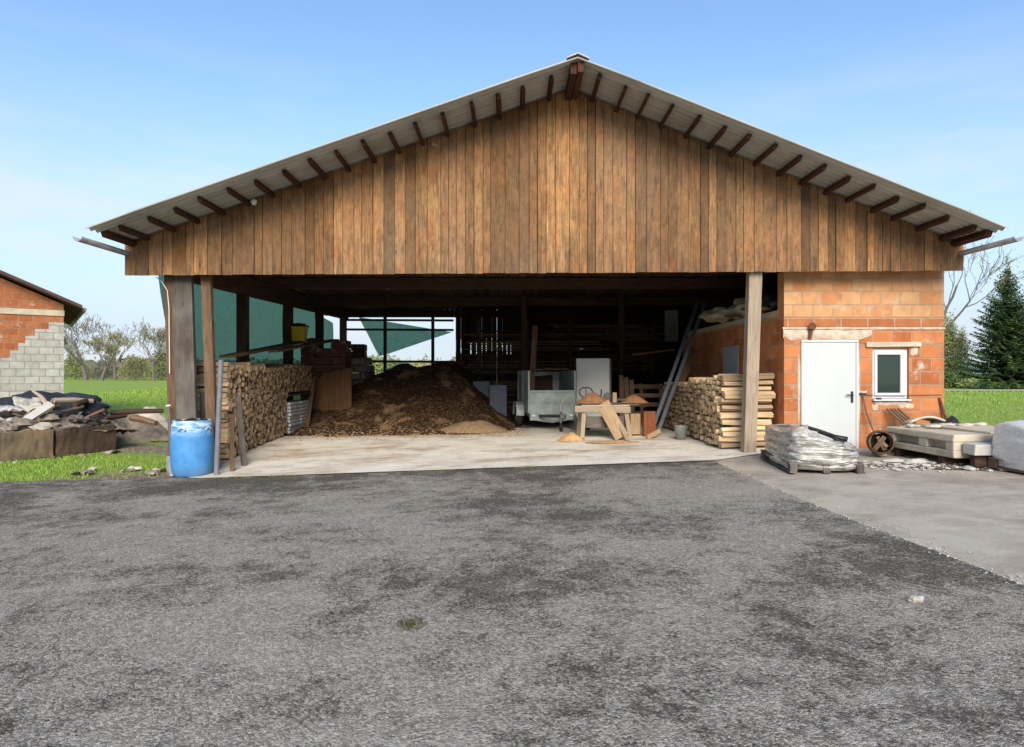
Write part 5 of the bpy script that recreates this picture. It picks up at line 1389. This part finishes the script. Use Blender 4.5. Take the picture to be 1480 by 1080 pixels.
def hbeam(x0, x1, y0, y1, z0, h, label, m, rz=0, slot=True):
    cx, cy = (x0 + x1) / 2, (y0 + y1) / 2; w = x1 - x0; d = y1 - y0
    t = thing('concrete_element', label, 'concrete element', (cx, cy, z0), rz)
    b = MB()
    if slot:
        b.box((0, 0, h * .15), (w, d, h * .3), jit=.012); b.box((.0, 0, h * .85), (w, d, h * .3), jit=.012)
        b.box((.03, -.04, h * .5), (w - .22, d - .30, h * .4))
        b.box((0, d * .5 - .12, h * .5), (w, .22, h * .4)); b.box((0, -.12, h * .5), (w - .01, .20, h * .4)); b.box((0, -d * .5 + .10, h * .5), (w - .004, .18, h * .4))
    else: b.box((0, 0, h / 2), (w, d, h), jit=.012)
    b.build('body', m, t, local=True, bevel=.018)
    for q in (-.32, .34):
        b = MB(); b.box((-.02, d * q, -.065), (w * .9, .10, .125)); b.build('support_block', M_DARKWOOD, t, local=True)
    return t
hbeam(6.5, 7.12, 9.85, 11.5, gbase(6.7) + .14, .34, 'cream concrete element with recessed slot nearest the wrapped pallet', M_CONC, R(3))
hbeam(7.16, 8.0, 9.95, 11.6, gbase(7.4) + .14, .36, 'weathered cream concrete element behind the slotted one', M_CONC, R(1), False)
t = thing('concrete_slab', 'smooth whitish concrete slab lying against the slotted element', 'concrete slab', (7.02, 9.70, gbase(7) + .20), R(2))
b = MB(); b.box((0, 0, .09), (.72, .26, .16), jit=.012); b.build('body', M_CONCW, t, local=True, bevel=.015)
b = MB(); b.box((0, 0, -.08), (.6, .1, .18)); b.build('support_block', M_DARKWOOD, t, local=True)
for k in range(5):
    x, y = 6.75 + .28 * k, 11.2 - .1 * (k % 2); b = MB(); b.lump((x, y, gbase(x) + .51), (.14, .09, .03), k + 33, .6); tag(b.build('concrete_rubble', M_STONE), 'flat mortar crumb lying on the cream concrete elements', 'rubble', 'crumbs on the concrete elements')
# hollow log
t = thing('hollow_log', 'short hollow log with wood scraps inside in front of the brick wall', 'log', (6.33, 11.45, gbase(6.3) + .23), 0, None, (R(86), 0, R(-25)))
b = MB(); b.lathe([(.15, -.03), (.20, -.02), (.205, .1), (.195, .44), (.183, .455), (.172, .45), (.165, .2)], 22, close=False); b.build('shell', M_DARKBARK, t, local=True)
b = MB(); b.lathe([(0, .22), (.15, .22)], 18, close=False); b.build('dark_core', M_BURNT, t, local=True)
b = MB(); b.bar((-.09, -.12, .36), (.05, .10, .42), .07, .03); b.bar((.06, -.12, .34), (-.03, .05, .41), .06, .03); b.bar((-.05, .09, .33), (.09, -.07, .40), .05, .03); b.build('wood_scraps', M_BROWNWOOD, t, local=True)
board('plank', (6.16, 11.3, gbase(6.2) + .02), (6.26, 11.5, gbase(6.2) + .36), .08, .02, M_CONCW, 'white lath leaning beside the hollow log', 'lath')
b = MB(); b.lump((6.22, 11.15, gbase(6.2) + .05), (.07, .05, .03), 2, .3); tag(b.build('concrete_rubble', M_CONCW), 'white pebble lying in front of the hollow log', 'stone')
# leaning rods on the wall
b = MB(); b.tube([(6.55, BY - .03, 1.12), (6.58, BY - .10, .8), (6.72, BY - .22, .25)], .012, 6); b.tube([(6.5, BY - .04, 1.13), (6.62, BY - .04, 1.12)], .018, 6); tag(b.build('iron_rod', M_STEELD), 'thin bent iron rod leaning on the wall between door and window', 'rod')
b = MB(); b.tube([(8.0, BY - .02, 1.05), (8.07, BY - .08, .7), (8.15, BY - .25, .13)], [.022, .025, .03], 8); tag(b.build('iron_bar', M_RUST), 'rusty bar leaning against the outer corner of the brick room', 'bar')
b = MB(); b.tube([(6.6, BY - .02, 1.10), (7.2, BY - .015, 1.09), (8.05, BY - .012, 1.10)], .006, 5); tag(b.build('wire', M_STEELD), 'thin wire running along the brick wall under the window', 'wire')
for k in range(4):
    b = MB(); b.bar((7.10 + .07 * k, 11.95, gbase(7.2) + .42), (6.98 + .07 * k, 12.36, gbase(7.2) + .72), .045, .03, up=(0, 0, 1)); tag(b.build('roof_batten', M_BROWNWOOD), 'thin brown batten in the small sheaf leaning under the window', 'batten', 'battens under the window')
def curve_tile():
    b = MB()
    b.grid(14, 4, lambda u, v: (7.02 + .62 * u + .0, 11.7 + .30 * v, gbase(7.3) + .45 + .16 * math.sin(math.pi * (.12 + .7 * u)) - .05 * v))
    tag(b.build('curved_shell', M_CONC, smooth=True, solid=.035), 'curved pale concrete shell piece lying under the window', 'concrete piece')
curve_tile()
b = MB(); b.lump((7.72, 11.8, gbase(7.7) + .40), (.24, .2, .20), 14, .5, 16, 10); tag(b.build('tarpaulin_bundle', M_TARP, smooth=True), 'small black bundle at the outer corner of the brick room', 'tarpaulin')
b = MB(); b.lump((7.3, 11.85, gbase(7.3) + .16), (.65, .34, .32), 41, .4, 18, 10); tag(b.build('rubble_heap', M_RUBBLE), 'low rubble heap against the wall under the window', 'heap')
# mortar crumbs and dirt on the apron
patch('dirt_strip', 5.5, 10.5, 8.5, 11.2, 50, 26, gz, .018, concrete_mat("mud_strip", (.15, .105, .075), (.33, .27, .20), 0, .55), lambda u, v, x, y: (x + .35 * noise.noise(Vector((y * 2, 3, x))) * (1 if u < .1 else .3), 10.35 - .33 * (x - 5.5) + .45 * (v - .5) * 2 * min(1, u * 5 + .2) * (1 + .8 * noise.noise(Vector((x * 1.8, v * 1.5, 4))))))
b = MB()
for k in range(620):
    u = random.random(); x = 5.4 + 4 * u; y = 10.35 - .36 * (x - 5.5) + random.gauss(0, .30); sz = abs(random.gauss(0, .016)) + .006
    if y > 11.5: continue
    b.lump((x, y, gz(x, y) + .02 + sz * .15), (sz * 1.5, sz, sz * .4), k, .5, 5, 3, random.uniform(0, 3))
tag(b.build('mortar_crumbs', M_CONCW), 'pale mortar crumbs and plaster flakes strewn over the dirt at the right', 'crumbs', None, 'stuff')
for k, (x, y, s) in enumerate(((6.05, 10.55, .14), (6.35, 10.4, .18), (6.15, 10.3, .10), (7.0, 9.45, .11), (6.6, 9.6, .10), (7.2, 8.6, .12), (5.9, 10.0, .08))):
    b = MB(); b.lump((x, y, gz(x, y) + .03), (s * 1.3, s * .8, s * .25), k + 70, .5, 9, 6, .3 * k); tag(b.build('plaster_flake', M_CONCW), 'larger flake of whitish plaster lying on the dirt before the concrete elements', 'plaster', 'plaster flakes on the dirt')
# small things on the yard
c = P(1322, 878, 4.43); c.z = gz(c.x, c.y) + .012
b = MB(); b.lump(c + Vector((0, 0, .012)), (.055, .035, .022), 2, .6, 8, 6, .3); tag(b.build('stone', M_STONE), 'tan stone lying alone on the asphalt', 'stone')
b = MB(); b.lump(c + Vector((.075, .06, .008)), (.03, .022, .012), 5, .6, 8, 6, .3); tag(b.build('stone', M_SLATEGREY), 'small grey stone right behind the tan stone on the asphalt', 'stone')
c = P(595, 892, 4.34); zc = gz(c.x, c.y) + .012
b = MB()
for k in range(420):
    a = random.uniform(0, 6.28); r = random.random() ** .7 * .10
    x, y = c.x + r * math.cos(a) * 1.0, c.y + r * math.sin(a) * 1.2
    w = random.uniform(.002, .004); h = random.uniform(.008, .022); d = random.uniform(0, 3.14)
    b.add([Vector((x - w * math.cos(d), y - w * math.sin(d), zc)), Vector((x + w * math.cos(d), y + w * math.sin(d), zc)), Vector((x + random.uniform(-.014, .014), y + random.uniform(-.014, .014), zc + h))], [(0, 1, 2)])
tag(b.build('moss_tuft', leaf_mat("moss", [(0, (.03, .03, .012)), (.6, (.07, .075, .018)), (1, (.16, .15, .03))])), 'small tuft of yellow green moss growing in the asphalt', 'moss')

# ------------------------------------------------------------------ trees
def bare_tree(name, base, H, seed, spread, leaf_n, leafmat, label, cat='tree', fork=.28, leaf=.12, depth=5, twig=.012, group=None, jit=.12):
    r_ = random.Random(seed)
    t = thing(name, label, cat, base, 0, group)
    tb = MB(); cb = MB(); tips = []
    def grow(p, d, ln, r, k):
        n = 4 if k < 2 else 3
        pts = [p.copy()]; dd = d.copy()
        for i in range(n):
            dd = (dd + Vector((r_.uniform(-1, 1), r_.uniform(-1, 1), r_.uniform(-.4, .7) + (.18 if k > 1 else 0))) * (.16 if k < 2 else .30)).normalized()
            pts.append(pts[-1] + dd * ln / n)
        r1 = max(twig, r * .62)
        rad = [r + (r1 - r) * i / n for i in range(n + 1)]
        (tb if k < 2 else cb).tube(pts, rad, 7 if k < 2 else (4 if k < 4 else 3), caps=False)
        if k >= depth: tips.append((pts, k)); return
        if k >= depth - 2: tips.append((pts, k))
        m = (r_.choice((3, 4)) if k < 2 else r_.choice((2, 2, 3))) if k else r_.choice((4, 5))
        for j in range(m):
            f = r_.uniform(.45 if k else .55, 1.0) if j else 1.0
            i = min(n - 1, int(f * n)); q = pts[i] + (pts[i + 1] - pts[i]) * (f * n - i)
            a = r_.uniform(0, 6.28); side = dd.orthogonal().normalized(); side.rotate(Matrix.Rotation(a, 3, dd))
            nd = (dd * r_.uniform(.5, .9) + side * r_.uniform(.45, .95) * spread + Vector((0, 0, .26))).normalized()
            grow(q, nd, ln * r_.uniform(.58, .80), max(twig, r1 * r_.uniform(.6, .85)), k + 1)
    grow(Vector((0, 0, -.2)), Vector((r_.uniform(-.05, .05), r_.uniform(-.05, .05), 1)), H * fork, H * .013, 0)
    zmax = max(v[2] for v in cb.v); s = H / zmax
    for m in (tb, cb): m.v = [(v[0] * s, v[1] * s, v[2] * s) for v in m.v]
    tb.build('trunk', M_TRUNK, t, local=True, smooth=True)
    nb = len(cb.f)
    for _ in range(leaf_n):
        pts, k = r_.choice(tips); i = r_.randrange(len(pts) - 1); f = r_.random()
        p = (pts[i] + (pts[i + 1] - pts[i]) * f) * s + Vector((r_.gauss(0, jit), r_.gauss(0, jit), r_.gauss(0, jit)))
        a = Vector((r_.gauss(0, 1), r_.gauss(0, 1), r_.gauss(0, 1))).normalized(); c = a.orthogonal().normalized()
        q = leaf * r_.uniform(.5, 1.2)
        cb.add([p, p + a * q + c * q * .4, p + a * q * 1.9, p + a * q - c * q * .4], [(0, 1, 2, 3)], None, 1)
    cb.build('crown', [M_TWIG, leafmat], t, local=True)
    return t
def at(px, t): return ((px - 740) * t / F, t, gz((px - 740) * t / F, t))
bare_tree('orchard_tree', at(124, 92), 9.3, 3, 1.05, 700, M_BUDS, 'wide bare orchard tree just right of the brick house', leaf=.12, twig=.011, fork=.17, depth=6)
bare_tree('orchard_tree', at(167, 98), 10.0, 8, 1.05, 300, M_BUDS, 'bare orchard tree in the middle of the meadow edge', leaf=.12, twig=.011, fork=.17, depth=6)
bare_tree('orchard_tree', at(222, 90), 8.6, 12, 1.05, 1300, M_BUDS, 'leafier orchard tree beside the corner post', leaf=.12, twig=.011, fork=.17, depth=6)
bare_tree('orchard_tree', at(100, 110), 8.2, 15, .8, 1800, M_BUDSG, 'greenish tree half behind the brick house', leaf=.12, twig=.011)
bare_tree('orchard_tree', at(146, 88), 6.8, 5, 1.05, 2600, M_BUDS, 'low yellowish tree between the two wide orchard trees', leaf=.12, twig=.011, fork=.15, depth=6)
bare_tree('bare_tree', at(1352, 44), 12.2, 21, .8, 1400, M_BUDS, 'tall bare tree rising behind the brick room', leaf=.10, twig=.012)
def bush(px, t, w, h, n, m, label, seed, name='shrub', cat='shrub', thin=.7):
    r_ = random.Random(seed); x, y, z = at(px, t)
    th = thing(name, label, cat, (x, y, z))
    b = MB()
    for _ in range(n):
        a = r_.uniform(0, 6.28); q = r_.random() ** .5; hh = r_.random()
        k = 1 - thin * hh ** 2
        p = Vector((math.cos(a) * q * w * k, math.sin(a) * q * w * k * .6, .1 + hh * h * (.75 + .35 * noise.noise(Vector((math.cos(a) * q * 3, math.sin(a) * q * 3, seed))))))
        u = Vector((r_.gauss(0, 1), r_.gauss(0, 1), r_.gauss(0, 1))).normalized(); v = u.orthogonal().normalized(); sz = r_.uniform(.06, .15)
        b.add([p, p + u * sz + v * sz * .5, p + u * sz * 2, p + u * sz - v * sz * .5], [(0, 1, 2, 3)])
    b.build('foliage' if name == 'shrub' else 'crown', m, th, local=True)
    b = MB()
    for k in range(7):
        a = r_.uniform(0, 6.28); b.tube([(0, 0, -.1), (math.cos(a) * w * .35, math.sin(a) * w * .2, h * .7)], [.03, .012], 5)
    b.build('stems' if name == 'shrub' else 'trunk', M_TRUNK, th, local=True)
bush(1371, 62, 1.5, 7.6, 4600, M_BUDSG, 'pale green young tree right at the edge of the brick wall', 31, 'young_tree', 'tree')
bush(1389, 66, 1.3, 6.6, 3800, M_BUDS, 'slender yellowish young tree close to the left flank of the spruce', 33, 'young_tree', 'tree')
bush(1360, 70, 2.0, 9.0, 4200, M_BUDSG, 'taller pale green tree half hidden by the brick wall', 37, 'young_tree', 'tree')
bush(1376, 58, 1.3, 1.5, 3600, M_NEEDLE, 'dark low shrub at the roadside behind the brick room', 4)
bush(548, 52, 3.2, 3.2, 5000, M_BUDSG, 'pale green bush beyond the rear opening, farther left', 21)
bush(612, 58, 4.2, 2.9, 6000, M_BUDS, 'yellowish bush beyond the rear opening, farther right', 23)
bush(1404, 57, 1.3, .7, 1800, M_BUDSG, 'low green undergrowth left of the spruce foot', 9)
bush(1437, 56, 2.6, .5, 2400, M_NEEDLE, 'dark undergrowth beneath the spruce', 14)
def spruce(base, H, Rr, seed, label):
    r_ = random.Random(seed); t = thing('spruce_tree', label, 'spruce', base)
    b = MB(); b.tube([(0, 0, -.2), (0, 0, H * .5), (0, 0, H)], [H * .017, H * .01, .015], 8); b.build('trunk', M_TRUNK, t, local=True, smooth=True)
    b = MB(); z = .5
    while z < H - .1:
        f = z / H; rad = Rr * (1 - f) ** .82 * (1 + .0 * f); nb = 9 if f < .7 else 6
        a0 = r_.uniform(0, 6)
        for k in range(nb):
            a = a0 + 2 * math.pi * k / nb + r_.uniform(-.3, .3); ln = max(.16, rad * r_.uniform(.62, 1.18) * (1 + .25 * noise.noise(Vector((math.cos(a) * 1.5, math.sin(a) * 1.5, z * .5 + seed)))))
            d = Vector((math.cos(a), math.sin(a), 0)); sd = Vector((-d.y, d.x, 0))
            drop = -.28 + .75 * f
            n = max(3, int(ln / .17)); w0 = min(.55, ln * .28)
            zz = z + r_.uniform(-.12, .12)
            for i in range(n):
                q = (i + .6) / n
                p = Vector((0, 0, zz)) + d * ln * q + Vector((0, 0, ln * (drop * q + .26 * q * q)))
                for s in (-1, 1):
                    w = w0 * (1.15 - q * .75) * r_.uniform(.6, 1.25)
                    e = p + sd * s * w + d * w * .75 + Vector((0, 0, -w * r_.uniform(.1, .5)))
                    u = (e - p).normalized(); v = u.cross(Vector((r_.uniform(-.4, .4), r_.uniform(-.4, .4), 1))).normalized() * r_.uniform(.05, .10)
                    b.add([p - v, p + v, e + v * .3, e - v * .3], [(0, 1, 2, 3)])
                    if r_.random() < .65:
                        g = p + d * r_.uniform(0, .1) + sd * s * w * .5 + Vector((0, 0, -r_.uniform(.1, .26)))
                        v2 = d * r_.uniform(.05, .10)
                        b.add([p + sd * s * w * .4 - v2, p + sd * s * w * .4 + v2, g], [(0, 1, 2)])
            tip = Vector((0, 0, zz)) + d * ln * 1.03 + Vector((0, 0, ln * (drop + .27)))
            p = Vector((0, 0, zz)); v = sd * .025
            b.add([p - v, p + v, tip], [(0, 1, 2)])
        z += .155 if f < .75 else .13
    b.tube([(0, 0, H - .3), (0, 0, H + .45)], [.035, .008], 4)
    b.build('crown', M_NEEDLE, t, local=True)
spruce(at(1456, 58), 10.4, 4.3, 2, 'tall dark spruce beyond the lawn on the right')
spruce(at(1520, 57), 9.4, 4.4, 6, 'second dark spruce cut by the right border')
for q in ((108, 101, 2.6, 4.6, 2600, M_BUDSG, 'greenish shrub between the house corner and the orchard trees', 51), (196, 97, 3.0, 4.2, 2600, M_BUDS, 'yellowish shrub under the orchard trees', 52), (150, 108, 3.4, 3.4, 2400, M_TWOOD, 'grey brown shrub behind the orchard trees', 53), (232, 93, 2.2, 5.4, 2600, M_BUDSG, 'greenish shrub half hidden by the corner post', 54)):
    bush(*q)
# far wooded edge that reads as one mass
b = MB(); r_ = random.Random(77)
for k in range(15000):
    x = r_.uniform(-150, 75); y = r_.uniform(150, 185)
    top = 3.5 + 3.0 * noise.noise(Vector((x * .05, 0, 2))) + 2.2 * noise.noise(Vector((x * .21, 0, 5)))
    z = gz(x, y) + r_.random() ** .8 * max(1.2, top)
    s = r_.uniform(.25, .7); u = Vector((r_.gauss(0, 1), r_.gauss(0, .5), r_.gauss(0, 1))).normalized(); v = u.cross(Vector((0, 1, .2))).normalized(); p = Vector((x, y, z))
    b.add([p - u * s, p + v * s * .7, p + u * s, p - v * s * .7], [(0, 1, 2, 3)])
tag(b.build('treeline', M_TWOOD), 'hazy line of far trees and scrub along the edge of the fields', 'treeline', None, 'stuff')
# ------------------------------------------------------------------ grass blades near the camera
def blades(n, rx, ry, ok, hmin, hmax, label, pw=1.35):
    b = MB()
    for k in range(n):
        x = random.uniform(*rx); y = ry[0] + (ry[1] - ry[0]) * random.random() ** pw
        if not ok(x, y): continue
        z = ground_z(x, y) - .01; h = random.uniform(hmin, hmax) * (1 + .6 * noise.noise(Vector((x * 1.5, y * 1.5, 0)))); a = random.uniform(0, 3.14); w = random.uniform(.005, .011) * max(1, y / 15); h *= max(1, y / 22)
        dx, dy = math.cos(a) * w, math.sin(a) * w; lx, ly = random.gauss(0, .03), random.gauss(0, .03)
        b.add([Vector((x - dx, y - dy, z)), Vector((x + dx, y + dy, z)), Vector((x + lx, y + ly, z + h))], [(0, 1, 2)])
    tag(b.build('grass', M_BLADE), label, 'grass', None, 'stuff')
def ok_left(x, y):
    edge = 11.80 + (x + 6.2) * .19 + .12 * noise.noise(Vector((x * 1.7, 3, 0)))
    if y < edge + .06 + .1 * random.random(): return False
    if x > -8.3 and y < 12.95 and random.random() < .8 - .35 * (x < -7.6): return False
    if -9.6 < x and 14.3 < y - .17 * (x + 6.5) * -1 < 17.6 and random.random() < .93: return False
    if x < -9.4 and (x + 10.74) * .85 - (y - 13.93) * .53 < .08 and y > 12.9: return False
    return True
blades(62000, (-15, -6.35), (10.6, 21), ok_left, .03, .085, 'short bright green grass on the verge at the left')
blades(60000, (8.3, 40), (11.7, 48), lambda x, y: x > 8.25 and y > 11.75 and x / y < .82, .03, .08, 'mown green lawn behind the concrete elements on the right', 1.7)
blades(42000, (-32, -6.4), (20, 62), lambda x, y: -.84 < x / y < -.5 and not (x < -16 and y < 36), .04, .09, 'meadow grass between the rubbish heap and the orchard trees', 1.3)
b = MB()
for k in range(1500):
    x = random.uniform(-5.9, 3.4)
    if noise.noise(Vector((x * 1.1, 5, 0))) < .05 and x > -4.5: continue
    y = 11.385 + (max(0, -5.4 - x) * .3) + random.gauss(0, .02); z = gz(x, y); h = random.uniform(.015, .05); a = random.uniform(0, 3); w = .004
    b.add([Vector((x - w * math.cos(a), y - w * math.sin(a), z)), Vector((x + w * math.cos(a), y + w * math.sin(a), z)), Vector((x + random.gauss(0, .015), y + random.gauss(0, .015), z + h))], [(0, 1, 2)])
tag(b.build('grass', M_BLADE), 'sparse weeds growing in the joint before the barn slab', 'grass', None, 'stuff')
b = MB()
for k in range(520):
    y = random.uniform(4.2, 11.3) ; x = 3.44 + .18 * sstep(8, 4, y) + random.gauss(0, .05) + abs(random.gauss(0, .12)) * random.choice((0, 0, 1)); sz = abs(random.gauss(0, .004)) + .003
    b.lump((x, y, gz(x, y) + .012 + sz * .2), (sz * 1.4, sz, sz * .6), k, .5, 5, 3, random.uniform(0, 3))
tag(b.build('loose_grit', M_STONE), 'loose grit lying along the joint between asphalt and concrete', 'grit', None, 'stuff')
for k in range(12):
    u = rr.uniform(-.6, 2.4); x = -10.74 + .53 * u + rr.uniform(.08, .4); y = 13.93 + .85 * u - rr.uniform(.05, .3); sz = rr.uniform(.03, .10)
    b = MB(); b.lump((x, y, gz(x, y) + sz * .2), (sz * 1.6, sz, sz * .6), k + 140, .6, 7, 5, rr.uniform(0, 3))
    tag(b.build('concrete_rubble', rr.choice([M_RUBBLE, M_STONE, M_BURNT, M_RUSTC])), 'fallen lump lying in the grass at the foot of the stained troughs', 'rubble', 'lumps at the foot of the troughs')
